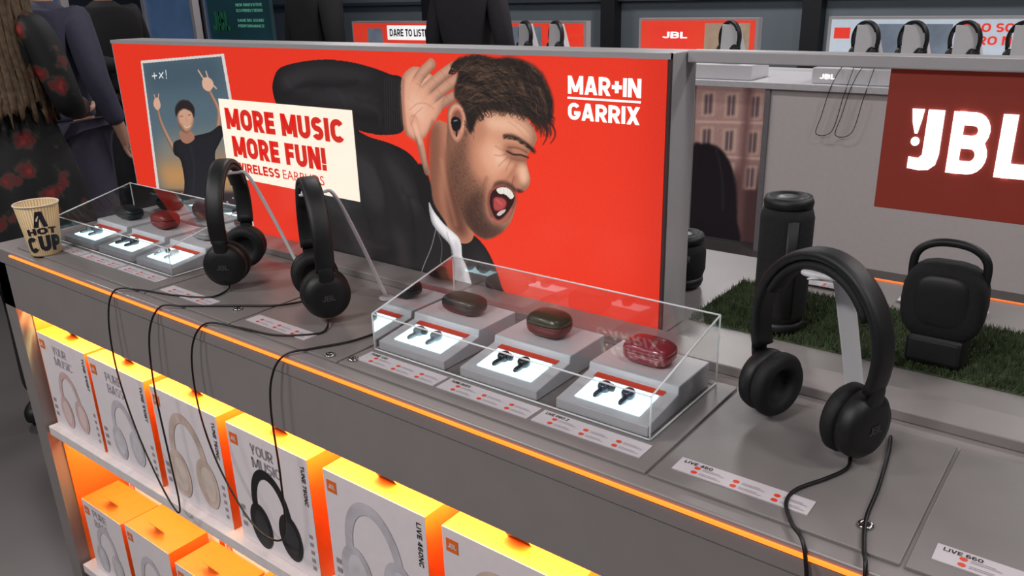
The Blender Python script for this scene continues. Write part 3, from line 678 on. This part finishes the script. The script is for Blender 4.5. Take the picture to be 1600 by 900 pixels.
# ---------------------------------------------------------------- speakers & grass
def grass():
    v=[];f=[];z=D+.001
    v+=[(-.53,1.125,z),(XR-.02,1.125,z),(XR-.02,1.345,z),(-.53,1.345,z)]; f.append((0,1,2,3))
    for i in range(34000):
        x=random.uniform(-.528,.3); y=random.uniform(1.127,1.343); a=random.uniform(0,6.28); h=random.uniform(.006,.012); w=.0009
        dx,dy=math.cos(a)*w,math.sin(a)*w; lx,ly=random.uniform(-.006,.006),random.uniform(-.006,.006); n=len(v)
        v+=[(x-dx,y-dy,z),(x+dx,y+dy,z),(x+lx,y+ly,z+h)]; f.append((n,n+1,n+2))
    o=mo('artificial_grass',v,f,M('grass_green',(64,78,48),.75,noise=.4,scale=90)); meta(o,'strip of green artificial turf along the counter top','artificial grass',kind='stuff')
grass()
fab=M('speaker_fabric_black',(20,20,22),.8,noise=.3,scale=200,bump=.6,bscale=900)
def speaker(x,y,h,r,label):
    t=thing('portable_speaker',(x,y,D+.006),label,'speaker','portable speakers'); z=D+.006
    lathe('body',[(r*.86,.012),(r,.03),(r,h-.03),(r*.86,h-.012)],fab,t,40,c=(x,y,z))
    for q in (0,1):
        p=[(.001,.003),(r*.6,.003),(r*.66,0),(r*.86,.0),(r*.93,.008),(r*.9,.016)]
        if q: p=[(a,h-b) for a,b in p]
        lathe('end_cap',p if not q else p[::-1],blackp,t,40,c=(x,y,z))
    lathe('bass_radiator',[(.001,h-.001),(r*.3,h),(r*.5,h-.002),(r*.56,h-.004)][::-1],M('radiator_grey',(60,60,64),.35),t,32,c=(x,y,z))
    band('button_strip',[(x+r*.55,y-r*.86,z+.03),(x+r*.55,y-r*.86,z+h-.03)],.016,.004,blackp,t,(.84,.54,0))
    bx=x-r*.30; by=y-r*.98
    box('status_light',bx-.0012,bx+.0012,by-.003,by,z+h*.40,z+h*.40+.012,M('white_light',(255,255,255),.5,emit=3),t)
speaker(-.398,1.162,.205,.038,'black cylindrical portable speaker standing upright on green turf')
speaker(-.610,1.262,.092,.040,'short round black portable speaker on green turf behind the lightbox')
def handle_speaker(x,y):
    z=D+.006; t=thing('portable_speaker',(x,y,z),'black rounded portable speaker with loop handle on low base','speaker','portable speakers')
    pill('body',x,y,z+.088,.052,.028,.056,fab,t,ex=.45)
    tube('handle',[(x-.044,y,z+.112),(x-.043,y,z+.146),(x-.027,y,z+.163),(x,y,z+.168),(x+.027,y,z+.163),(x+.043,y,z+.146),(x+.044,y,z+.112)],.0055,blackp,t,10)
    pill('control_panel',x,y-.019,z+.092,.037,.011,.038,blackp,t,ex=.6)
    box('stand_foot',x-.036,x+.036,y-.026,y+.026,z,z+.042,blackp,t,.008)
handle_speaker(-.178,1.165)
for x in (-.50,-.28,-.06): info_card(x,x+.13,1.38,1.405,None,gc,'white information card on the ledge beyond the turf')
# ---------------------------------------------------------------- paper cup
cx,cy=-1.808,.708; 
cup=thing('paper_cup',(cx,cy,D+.004),'cream striped paper coffee cup with dark lettering on counter end','cup')
zb=D+.004; H=.108; rb,rt=.029,.042
def cupmat():
    m=bpy.data.materials.new('striped_paper'); m.use_nodes=True; nt=m.node_tree; b=nt.nodes['Principled BSDF']; b.inputs['Roughness'].default_value=.6
    tc=nt.nodes.new('ShaderNodeTexCoord'); mp=nt.nodes.new('ShaderNodeMapping'); mp.inputs['Location'].default_value=(-cx,-cy,0)
    g=nt.nodes.new('ShaderNodeTexGradient'); g.gradient_type='RADIAL'; mt=nt.nodes.new('ShaderNodeMath'); mt.operation='MULTIPLY'; mt.inputs[1].default_value=44
    fr=nt.nodes.new('ShaderNodeMath'); fr.operation='FRACT'; r=nt.nodes.new('ShaderNodeValToRGB'); r.color_ramp.interpolation='CONSTANT'
    r.color_ramp.elements[0].color=lin((208,188,150))+(1,); r.color_ramp.elements[1].position=.5; r.color_ramp.elements[1].color=lin((184,148,96))+(1,)
    nt.links.new(tc.outputs['Object'],mp.inputs['Vector']); nt.links.new(mp.outputs[0],g.inputs[0]); nt.links.new(g.outputs['Fac'],mt.inputs[0]); nt.links.new(mt.outputs[0],fr.inputs[0]); nt.links.new(fr.outputs[0],r.inputs[0]); nt.links.new(r.outputs[0],b.inputs['Base Color'])
    return m
lathe('cup_wall',[(rb-.002,.004),(rb,0),(rb,.002),(rt,H),(rt-.0015,H),(rb-.0015,.006),(.0005,.006)],cupmat(),cup,48,c=(cx,cy,zb))
def tor(name,R,r,c,mat,parent):
    v=[];f=[];A_,B_=48,8
    for i in range(A_):
        for j in range(B_):
            a=2*math.pi*i/A_; b=2*math.pi*j/B_; v.append((c[0]+(R+r*math.cos(b))*math.cos(a),c[1]+(R+r*math.cos(b))*math.sin(a),c[2]+r*math.sin(b)))
    for i in range(A_):
        for j in range(B_): f.append((i*B_+j,((i+1)%A_)*B_+j,((i+1)%A_)*B_+(j+1)%B_,i*B_+(j+1)%B_))
    return mo(name,v,f,mat,parent,True)
tor('rim',rt,.0018,(cx,cy,zb+H),M('cream_paper',(226,214,190),.5),cup)
def cuptext(s,a0,a1,z0,z1,bold,ar=0):
    ca=math.radians(-21)
    def fn(a,b):
        an=ca+(a0+(a1-a0)*a); z=z0+(z1-z0)*b+ar*(1-(2*a-1)**2); r=rb+(rt-rb)*z/H+.0007
        return (cx+r*math.cos(an),cy+r*math.sin(an),zb+z)
    text(s,(0,0,0),(1,0,0),(0,1,0),M('navy_print',(28,30,42),.6),cup,bold,fn)
cuptext('A',-.38,.38,.064,.098,.05); cuptext('HOT',-.80,.80,.046,.060,.05,.003); cuptext('CUP',-1.05,1.05,.006,.040,.06,.006)
# ---------------------------------------------------------------- product boxes
frontw=M('box_front_white',(236,228,232),.4,noise=.02)
def arcpts(cx,cz,rx,rz,a0,a1,n): return [(cx+rx*math.cos(math.radians(a0+(a1-a0)*k/n)),cz+rz*math.sin(math.radians(a0+(a1-a0)*k/n))) for k in range(n+1)]
def pic(x,y,z,s,mat,mat2,parent,rot=0):
    def tr(lst): 
        c,sn=math.cos(rot),math.sin(rot); return [(x+(a*c-b*sn)*s,b_y,z+(a*sn+b*c)*s) for a,b in lst]
    b_y=y; o=arcpts(0,.1,.52,.80,-14,194,28); i=arcpts(0,.08,.38,.64,-14,194,28)
    p=poly3('printed_picture',tr(o+i[::-1]),mat,parent)
    for sx in (-.40,.40): b_y=y-.0003; poly3('printed_ear_cup',tr(arcpts(sx,-.25,.29,.44,0,360,28)[:-1]),mat,p); b_y=y-.0006; poly3('printed_ear_cup',tr(arcpts(sx+.03,-.25,.18,.31,0,360,24)[:-1]),mat2,p)
def product_box(xc,y,z0,w,h,d,label,title,spine,pm,pm2,group,rot=0,ps=.44,pz=.36):
    t=thing('headphone_box',(xc,y+d/2,z0),label,'box',group)
    x0,x1=xc-w/2,xc+w/2
    b=box('carton',x0,x1,y,y+d,z0,z0+h,[orange,frontw],t,.0012)
    for p in b.data.polygons:
        if p.normal.y<-.5: p.material_index=1
    ty=min(y+d*.55,y+.035)
    mo('hang_tab',[(xc-.02,ty,z0+h),(xc+.02,ty,z0+h),(xc+.02,ty-.012,z0+h+.02),(xc+.008,ty-.018,z0+h+.03),(xc-.008,ty-.018,z0+h+.03),(xc-.02,ty-.012,z0+h+.02)],[(0,1,2,3,4,5)],M('brown_tab',(60,34,24),.5),t)
    yy=y-.0008
    if title:
        for k,w_ in enumerate(title.split()): ftext(w_,xc-.045,xc+.018+.018*(len(w_)>4),z0+h*.83-k*.027,z0+h*.83-k*.027+.021,yy-.0000,M('pale_ink',(186,178,186),.5) if pm is not bk1 else inkg,t,.02)
    if pm: pic(xc-.005,yy-.0002,z0+h*pz,h*ps,pm,pm2,t,rot)
    tg=poly3('logo_tag',[(x0+.008,yy,z0+h-.038),(x0+.030,yy,z0+h-.038),(x0+.030,yy,z0+h-.016),(x0+.008,yy,z0+h-.016)],orange,t)
    ftext('JBL',x0+.011,x0+.027,z0+h-.031,z0+h-.023,yy-.0003,frontw,tg,.03)
    if spine: text(spine,(x1-.018,yy-.0003,z0+h-.015),(0,0,-.078),(.009,0,0),ink,t,.022)
    if h>.22:
        for k in range(3): a=z0+.03+k*.018; poly3('feature_icon',[(x0+.010,yy,a),(x0+.022,yy,a),(x0+.022,yy,a+.010),(x0+.010,yy,a+.010)],inkg,t)
        for k in range(5): a=x1-.018; b_=z0+.02+k*.016; poly3('feature_icon',[(a,yy,b_),(a+.008,yy,b_),(a+.008,yy,b_+.008),(a,yy,b_+.008)],inkg,t)
    return t
pk=M('print_blush',(214,182,180),.5,noise=.14,scale=30); pk2=M('print_blush_light',(226,204,202),.5); bg1=M('print_beige',(208,186,174),.5,noise=.16,scale=30); bg2=M('print_beige_light',(220,204,194),.5,noise=.1)
lg1=M('print_light_grey',(198,194,202),.5,noise=.14,scale=30); lg2=M('print_pale',(212,208,214),.5,noise=.1); bk1=M('print_black',(30,30,34),.5); bk2=M('print_charcoal',(52,52,58),.5)
gb='headphone boxes on the upper shelf'; ZS=.5115
bx=[(-1.815,'YOUR MUSIC','TUNE 510BT',pk,pk2,'white box with blush headphones printed on it',.38,.34),(-1.580,'PURE BASS','TUNE 510BT',lg1,lg2,'white box with pale grey headphones printed on it',.38,.34),(-1.335,None,'TUNE 760NC',bg1,bg2,'white box with beige over-ear headphones printed on it',.50,.42),
(-1.085,'YOUR MUSIC','TUNE 760NC',bk1,bk2,'white box with black over-ear headphones printed on it',.44,.34),(-.825,None,'LIVE 460NC',lg1,lg2,'white box with silver headphones printed on it',.52,.42),(-.572,None,'LIVE 660NC',bg1,bg2,'white box with orange logo tag beside other headphone boxes',.5,.4)]
for x,t1,t2,a,b,l,ps,pz in bx: product_box(x,.694,ZS,.222,.24,.10,l,t1,t2,a,b,gb,.12,ps,pz)
for x in (-.32,): product_box(x,.694,ZS,.222,.24,.10,'white headphone box with orange top on the shelf',None,'LIVE 660NC',bg1,bg2,gb)
gl='orange topped boxes on the lower shelf'
for row,y in enumerate([.692,.80]):
    for i in range(6):
        x=-1.80+.205*i+(.0 if row==0 else .02)
        product_box(x,y,.1155,.185,.205+(.012 if (i+row)%2 else 0),.095,'small white box with orange top on the lower shelf','PURE BASS' if row==0 and i%2==0 else None,None,lg1 if row==0 else None,lg2,gl)
# ---------------------------------------------------------------- far counter
fc_=thing('display_counter',(-2.5,4.85,0),'white shop display counter across the aisle','counter')
whitec=M('far_counter_white',(204,196,196),.5,noise=.02)
box('cabinet',-1.672,1.2,4.45,5.25,0,.915,whitec,fc_); box('cabinet',-7.5,-2.14,4.45,5.25,0,.915,whitec,fc_); box('cabinet',-2.14,-1.672,4.52,5.25,0,.915,whitec,fc_)
box('worktop',-7.5,1.2,4.42,5.28,.915,.95,M('far_top',(200,198,202),.4),fc_,.004)
box('edge_trim',-1.70,-1.672,4.43,4.46,0,.915,M('trim_mid',(120,116,120),.4),fc_)
mu=thing('mural_panel',(-1.9,4.5,0),'printed picture panel of old town houses and dark jacket','picture')
B=Art(-2.138,-1.703,.02,.912,.005,(150,118,112))
B.C+=np.random.randn(*B.C.shape[:2])[...,None]*4
B.poly([(-2.138,.02),(-1.70,.02),(-1.70,.45),(-2.138,.40)],(66,44,46),.95,.06,False)
for i in range(3):
    for j in range(3):
        x=-2.10+.14*i; z=.87-.20*j
        B.poly([(x,z),(x+.08,z+.008),(x+.08,z-.13),(x,z-.138)],(178,148,134),.9,.004,False); B.poly([(x+.016,z-.012),(x+.064,z-.006),(x+.064,z-.118),(x+.016,z-.126)],(82,66,72),.95,.004,False); B.line([(x+.04,z),(x+.04,z-.12)],.008,(168,140,130),.8,soft=.004)
for z in (.70,.50): B.line([(-2.13,z),(-1.71,z+.02)],.014,(186,156,146),.8,soft=.006)
B.line([(-1.83,.02),(-1.82,.91)],.05,(96,68,68),.8,soft=.02)
B.poly([(-2.15,.52),(-2.08,.575),(-1.98,.56),(-1.90,.47),(-1.86,.34),(-1.84,.15),(-1.83,.0),(-2.15,.0)],(26,22,26),1,.006)
B.line([(-2.0,.56),(-1.95,.40),(-1.93,.2)],.01,(48,42,46),.7,soft=.01)
B.build('print',4.505,mu,emit=.42)
box('backing',-2.139,-1.702,4.507,4.518,.0,.914,greyd,mu)
def small_lightbox(x0,x1,z1,bgc,items,label):
    t=thing('lightbox_sign',((x0+x1)/2,5.1,.95),label,'sign','small lightboxes on the far counters')
    box('frame',x0-.02,x1+.02,5.1,5.16,.951,z1+.015,alu,t); pn=box('panel',x0,x1,5.094,5.1,.96,z1,M('panel_'+label[:12].replace(' ','_'),bgc,.5,emit=.7,ecol=bgc),t)
    for it in items:
        if it[0]=='r': poly3('printed_patch',[(it[1],5.092,it[3]),(it[2],5.092,it[3]),(it[2],5.092,it[4]),(it[1],5.092,it[4])],it[5],pn)
        else: ftext(it[6],it[1],it[2],it[3],it[4],5.090,it[5],pn,.03)
whE=M('print_white_lit',(240,240,240),.5,emit=.7); rdE=M('print_red_lit',(214,52,36),.5,emit=.6); dkE=M('print_dark_lit',(110,122,136),.5,emit=.3,noise=.3,scale=8); skE=M('print_tan_lit',(150,130,110),.5,emit=.5,noise=.3,scale=10)
small_lightbox(-5.68,-4.70,1.222,(206,54,34),[('r',-5.26,-4.72,1.09,1.205,whE),('t',-5.23,-4.75,1.118,1.176,bk1,'DARE TO LISTEN'),('r',-5.50,-5.32,1.0,1.18,dkE)],'small backlit red poster with white speech bubble')
small_lightbox(-3.98,-3.30,1.222,(140,155,170),[('t',-3.62,-3.33,1.15,1.19,rdE,'PRO SOUND'),('t',-3.62,-3.33,1.09,1.13,rdE,'ZERO NOISE'),('r',-3.97,-3.66,.98,1.2,dkE)],'small backlit pale poster with red lettering')
small_lightbox(-2.84,-2.05,1.240,(190,50,32),[('r',-2.76,-2.5,1.02,1.2,rdE),('r',-2.38,-2.08,1.0,1.225,skE),('t',-2.68,-2.5,1.13,1.17,whE,'JBL'),('r',-2.28,-2.16,1.0,1.15,dkE)],'small backlit red poster with portrait panel')
small_lightbox(-1.59,.2,1.245,(166,176,186),[('r',-1.57,-1.48,1.14,1.2,rdE),('t',-.90,-.52,1.180,1.225,rdE,'PRO SOUND'),('t',-.90,-.52,1.115,1.160,rdE,'ZERO NOISE'),('r',-1.40,-.95,.97,1.22,dkE),('t',-.3,.1,1.16,1.2,rdE,'PRO SOUND')],'wide backlit pale poster with red lettering')
def base_block(x0,x1,lbl):
    t=thing('display_plinth',((x0+x1)/2,4.6,.95),'long low white plinth on the far counter','stand','low white plinths')
    bl=box('block',x0,x1,4.47,4.72,.951,1.03,whitep,t,.004)
    if lbl: ftext('JBL',x0+.04,x0+.12,.975,1.000,4.469,wE,bl,.04)
base_block(-1.47,.3,True); base_block(-2.28,-1.80,False); base_block(-3.75,-3.1,False); base_block(-5.6,-5.2,False)
for x,y in [(-1.245,4.56),(-1.02,4.56),(-.79,4.56),(-.545,4.56),(-1.985,4.58),(-3.44,4.6),(-3.19,4.6),(-5.4,4.6)]:
    c=copy_thing(hp1,(x,y,1.052),math.radians(-25),group='headphones on the far counter',label='black headphones on an angular white stand across the aisle'); c.scale=(1.05,1.05,1.0)
    t=thing('headphone_stand',(x,y,1.03),'angular white headphone stand on low white plinth','stand','angular headphone stands')
    mo('wedge',[(x-.045,y-.03,1.0305),(x+.10,y-.03,1.0305),(x+.10,y+.045,1.0305),(x-.045,y+.045,1.0305),(x-.045,y-.012,1.240),(x+.05,y-.012,1.240),(x+.05,y+.02,1.240),(x-.045,y+.02,1.240)],[(3,2,1,0),(4,5,6,7),(0,1,5,4),(1,2,6,5),(2,3,7,6),(3,0,4,7)],whitep,t,bevel=.003)
for x in (-1.30,-1.20):
    c=tube('cable',[(x,4.53,1.06),(x-.02,4.46,1.035),(x-.05,4.415,.94),(x-.08,4.41,.8),(x-.10,4.41,.70),(x-.02,4.41,.72),(x+.02,4.41,.9),(x+.04,4.46,1.035)],.002,rubber); meta(c,'thin dark cable hanging from the far headphones','cable','hanging far cables')
ban=thing('banner_sign',(-5.7,3.9,0),'dark blue green hanging banner with small white lines of text','sign')
bm=M('banner_dark_teal',(28,60,72),.5,noise=.5,scale=2,emit=.25,ecol=(20,60,64))
bp_=box('banner_panel',-6.0,-5.22,3.9,3.93,0.0,2.1,bm,ban)
gy=M('banner_text',(110,190,160),.5,emit=.25)
for i,s in enumerate(['NEW INNOVATIVE','ECO-FRIENDLY DESIGN','SAME BIG SOUND','PERFORMANCE']): ftext(s,-5.62,-5.30,1.395-.04*i-(.03 if i>1 else 0),1.415-.04*i-(.03 if i>1 else 0),3.895,gy,bp_,.02)
ftext('JBL',-5.95,-5.72,1.22,1.36,3.895,M('banner_logo',(40,120,80),.5),bp_,.05)
glm=M('blue_glass',(84,112,148),.15,noise=.4,scale=2,emit=.14,ecol=(90,120,165))
for i,(x,y) in enumerate([(-7.2,3.2),(-8.6,5.8),(-8.0,2.4),(-7.0,1.6),(-6.7,4.0)]):
    t=thing('glass_partition',(x,y,0),'tall blue tinted glass partition with metal frame','partition','glass partitions')
    box('pane',x-.35,x+.35,y-.01,y+.01,.05,2.6,glm,t); box('rail',x-.37,x+.37,y-.03,y+.03,0,.05,alu,t); box('rail',x-.39,x-.35,y-.03,y+.03,0.051,2.6,alu,t); box('rail',x+.35,x+.39,y-.03,y+.03,.051,2.6,alu,t)
# ---------------------------------------------------------------- people
def floral():
    m=bpy.data.materials.new('floral_fabric'); m.use_nodes=True; nt=m.node_tree; b=nt.nodes['Principled BSDF']; b.inputs['Roughness'].default_value=.7
    tc=nt.nodes.new('ShaderNodeTexCoord'); v=nt.nodes.new('ShaderNodeTexVoronoi'); v.inputs['Scale'].default_value=12; n=nt.nodes.new('ShaderNodeTexNoise'); n.inputs['Scale'].default_value=34
    mx=nt.nodes.new('ShaderNodeVectorMath'); mx.operation='ADD'; sc_=nt.nodes.new('ShaderNodeVectorMath'); sc_.operation='SCALE'; sc_.inputs['Scale'].default_value=.05
    nt.links.new(tc.outputs['Object'],n.inputs['Vector']); nt.links.new(n.outputs['Color'],sc_.inputs[0]); nt.links.new(tc.outputs['Object'],mx.inputs[0]); nt.links.new(sc_.outputs[0],mx.inputs[1]); nt.links.new(mx.outputs[0],v.inputs['Vector'])
    r=nt.nodes.new('ShaderNodeValToRGB'); e=r.color_ramp.elements; e[0].position=0; e[0].color=lin((160,50,44))+(1,); e[1].position=.24; e[1].color=lin((98,20,24))+(1,)
    for p,c in [(.34,(76,44,38)),(.38,(32,34,28)),(.46,(12,10,14))]: k=e.new(p); k.color=lin(c)+(1,)
    nt.links.new(v.outputs['Distance'],r.inputs[0]); nt.links.new(r.outputs[0],b.inputs['Base Color']); return m
skinm=M('skin',(186,142,120),.55,noise=.05,scale=12)
def person(loc,rz,label,top,bot,arms,hairm,longhair=False,dress=None,shoes=blackp,h=1.0,sleeve=True):
    t=thing('person',(0,0,0),label,'person')
    V=[];E=[];R=[]
    def add(p,r,par_=None):
        V.append(tuple(c*h for c in p)); R.append(tuple(a*h for a in r) if isinstance(r,tuple) else r*h)
        if par_ is not None: E.append((par_,len(V)-1))
        return len(V)-1
    pel=add((0,0,.96),(.13,.09)); sp=add((0,.005,1.12),(.105,.075),pel); ch=add((0,.01,1.28),(.12,.075),sp); nk0=add((0,.01,1.42),(.05,.045),ch); nk=add((0,.005,1.50),.050,nk0); hb=add((0,-.005,1.57),(.066,.075),nk); hc_=add((0,-.005,1.65),(.076,.09),hb); ht=add((0,0,1.72),(.055,.065),hc_)
    nose=add((0,-.098,1.625),.012,hb)
    for s in (-1,1):
        a=arms[0 if s<0 else 1]
        sh=add((s*.17,.01,1.375),.046,ch); el=add(a[0],.038,sh); wr=add(a[1],.027,el)
        d=(Vector(a[1])-Vector(a[0])).normalized(); pa=Vector(a[1])+d*.05; pm=add(tuple(pa),(.036,.02),wr); side=d.cross(Vector((0,0,1))).normalized()
        if abs(d.z)>.7: side=Vector((0,1,0))-d*d.y; side.normalize()
        up=side.cross(d)
        for k,(o,L) in enumerate([(-.027,.065),(-.009,.078),(.009,.074),(.027,.058)]):
            b0=add(tuple(pa+d*.035+side*o),.0095,pm); b1=add(tuple(pa+d*(.035+L*.55)+side*o*1.1+up*.008),.0085,b0); add(tuple(pa+d*(.03+L*.9)+side*o*1.1+up*.026),.007,b1)
        th=add(tuple(pa+side*-.038+up*.008),.011,pm); add(tuple(pa+side*-.056+d*.035+up*.018),.009,th)
    for s in (-1,1):
        hp=add((s*.09,0,.90),.085,pel); kn=add((s*.095,-.015,.50),.055,hp); an=add((s*.10,.02,.09),.036,kn); add((s*.105,-.12,.035),.034,an)
    skin('body',V,E,R,skinm,t,2,0)
    def cloth(name,pts,edges,rr,mat): skin(name,[tuple(c*h for c in p) for p in pts],edges,[tuple(a*h for a in r) if isinstance(r,tuple) else r*h for r in rr],mat,t,2,0)
    if dress is None:
        pts=[(0,0,1.13),(0,0,.93),(0,.01,1.30),(0,.01,1.40),(0,.008,1.475)]; ed=[(0,1),(0,2),(2,3),(3,4)]; rr=[(.15,.115),(.165,.125),(.185,.13),(.13,.10),(.068,.066)]
        for s in (-1,1):
            a=arms[0 if s<0 else 1]; n=len(pts); e_=Vector(a[0]); w_=Vector(a[1]); end=e_.lerp(w_,.9 if sleeve else .1)
            pts+=[(s*.175,.01,1.385),tuple(a[0]),tuple(end)]; ed+=[(2,n),(n,n+1),(n+1,n+2)]; rr+=[.078,.058,.043]
        cloth('top',pts,ed,rr,top)
        pts=[(0,0,.97)];ed=[];rr=[(.152,.115)]
        for s in (-1,1):
            n=len(pts); pts+=[(s*.092,0,.88),(s*.097,-.012,.50),(s*.102,.02,.11)]; ed+=[(0,n),(n,n+1),(n+1,n+2)]; rr+=[.108,.078,.06]
        cloth('trousers',pts,ed,rr,bot)
    else:
        rip=lambda a,z: 1+.035*math.sin(a*9+z*4)*max(0,min(1,(1.2*h-z)/.4))
        prof=[(.235,.55),(.232,.64),(.225,.74),(.210,.88),(.19,.98),(.160,1.08),(.165,1.2),(.178,1.30),(.165,1.38),(.12,1.43),(.075,1.455)]
        lathe('dress',[(a*h,b*h) for a,b in prof],dress,t,72,sy=.74,ripple=rip)
        pts=[(0,0,.80)];ed=[];rr=[(.13,.10)]
        for s in (-1,1):
            n=len(pts); pts+=[(s*.09,0,.74),(s*.096,-.013,.50),(s*.10,.02,.11)]; ed+=[(0,n),(n,n+1),(n+1,n+2)]; rr+=[.088,.062,.045]
        cloth('tights',pts,ed,rr,blk2)
        for s in (-1,1):
            a=arms[0 if s<0 else 1]; pts=[(s*.12,.01,1.38),(s*.175,.01,1.385),tuple(a[0]),tuple(Vector(a[0]).lerp(Vector(a[1]),.9))]
            cloth('sleeve',pts,[(0,1),(1,2),(2,3)],[.06,.064,.048,.044],dress)
    for s in (-1,1): pill('shoe',s*.105*h,-.045*h,.045*h,.048*h,.135*h,.045*h,shoes,t,ex=.8); pill('eye',s*.032*h,-.086*h,1.652*h,.012*h,.008*h,.009*h,M('eye_dark',(30,24,22),.2),t,ex=1)
    if longhair:
        v=[];f=[];NA,NZ=160,26
        for j in range(NZ):
            z=1.745-(.62*j/(NZ-1)); 
            for i in range(NA):
                a=math.radians(-25+230*i/(NA-1)); 
                r=(.112*math.sqrt(max(.02,1-((z-1.645)/.105)**2)) if z>1.645 else .112+.028*min(1,(1.645-z)/.15)+ .016*min(1,max(0,(1.45-z)/.3)))
                r*=1+.022*math.sin(i*1.3+math.sin(j*.5)*1.2)+.010*math.sin(i*3.1+j*.3)
                zz_=z-(.03*math.sin(i*.7)+.02*math.sin(i*1.9))*(j/(NZ-1))**3
                v.append((r*1.0*math.cos(a)*h,(.01+r*1.02*math.sin(a))*h,zz_*h))
        for j in range(NZ-1):
            for i in range(NA-1): f.append((j*NA+i,j*NA+i+1,(j+1)*NA+i+1,(j+1)*NA+i))
        o=mo('hair',v,f,hairm,t,True); sm=o.modifiers.new('s','SOLIDIFY'); sm.thickness=.012
    else:
        v=[];f=[];NA,NZ=40,12
        for j in range(NZ):
            ph=math.radians(88-100*j/(NZ-1))
            for i in range(NA):
                a=math.radians(360*i/NA); front=max(0,-math.sin(a)); p2=max(ph,math.radians(18)*front*1.6) 
                v.append((.092*math.cos(p2)*math.cos(a)*h,(.004+.104*math.cos(p2)*math.sin(a))*h,(1.655+.112*math.sin(p2))*h))
        for j in range(NZ-1):
            for i in range(NA): f.append((j*NA+i,j*NA+(i+1)%NA,(j+1)*NA+(i+1)%NA,(j+1)*NA+i))
        f.append(tuple(range(NA))); o=mo('hair',v,f,hairm,t,True)
    t.location=loc; t.rotation_euler=(0,0,rz); return t
down=[((-.24,.03,1.13),(-.25,-.05,.90)),((.24,.03,1.13),(.25,-.05,.90))]
hold=[((-.23,.0,1.14),(-.12,-.25,1.10)),((.23,.0,1.14),(.12,-.25,1.12))]
blond=M('hair_light_brown',(100,80,60),.5,noise=.35,scale=60); dkh=M('hair_dark',(30,22,20),.5)
blk=M('black_cloth',(22,21,25),.8,noise=.15,scale=10); blk2=M('black_denim',(24,24,30),.8,noise=.2)
person((-2.98,1.13,0),math.radians(215),'woman with long brown hair in dark floral dress beside counter',None,None,hold,blond,True,floral())
person((-3.95,1.76,0),math.radians(200),'person in muted grey blue shirt standing behind floral dress',M('grey_blue_shirt',(62,62,80),.8),M('grey_trousers',(70,66,84),.8),down,dkh)
person((-4.95,2.55,0),math.radians(100),'person in black clothes holding hands forward',blk,blk2,hold,dkh)
person((-4.05,3.35,0),math.radians(170),'person in black jacket standing behind the lightbox',blk,blk2,down,dkh,h=1.05)
person((-3.28,3.85,0),math.radians(185),'person in dark clothes facing the far displays',M('charcoal_cloth',(30,28,34),.8,noise=.15),blk2,down,dkh,h=1.05)
# ---------------------------------------------------------------- ceiling lights
panel=M('ceiling_lamp_glow',(255,255,255),.5,emit=1.2,noise=0)
for x,y,e in [(-5.5,1.5,28),(-2.5,2.6,26),(.8,2.6,28),(.6,.4,8),(-5.5,5,28),(-2.3,5.2,38),(.3,5.3,30),(-2.6,-1.2,52),(-.6,-1.6,66),(1.9,.9,28)]:  # unseen lamps; front and right-hand ones added to brighten box fronts and frame end
    meta(box('ceiling_lamp',x-.35,x+.35,y-.18,y+.18,3.16,3.199,panel),'rectangular white ceiling lamp','lamp','ceiling lamps')
    area('ceiling_light',(x,y,3.14),(0,0,0),.7,.36,e,(1,.965,.95))
w=bpy.data.worlds.new('w'); scn.world=w; w.use_nodes=True; w.node_tree.nodes['Background'].inputs[0].default_value=(.3,.33,.4,1); w.node_tree.nodes['Background'].inputs[1].default_value=.2
# ---------------------------------------------------------------- camera
X=-Vector((-1750,-415,1284)).normalized(); Z=-Vector((100,3550,1284)).normalized(); Y=Z.cross(X).normalized(); Z=X.cross(Y)
right=Vector((X.x,Y.x,Z.x)); dn=Vector((X.y,Y.y,Z.y)); fw=Vector((X.z,Y.z,Z.z))
R=Matrix((right,-dn,-fw)).transposed().to_4x4(); R.translation=(0,0,1.45)
cd=bpy.data.cameras.new('camera'); cam=bpy.data.objects.new('camera',cd); COL.objects.link(cam); cam.matrix_world=R
cd.sensor_width=36; cd.lens=1284/1600*36; cd.clip_start=.02; scn.camera=cam
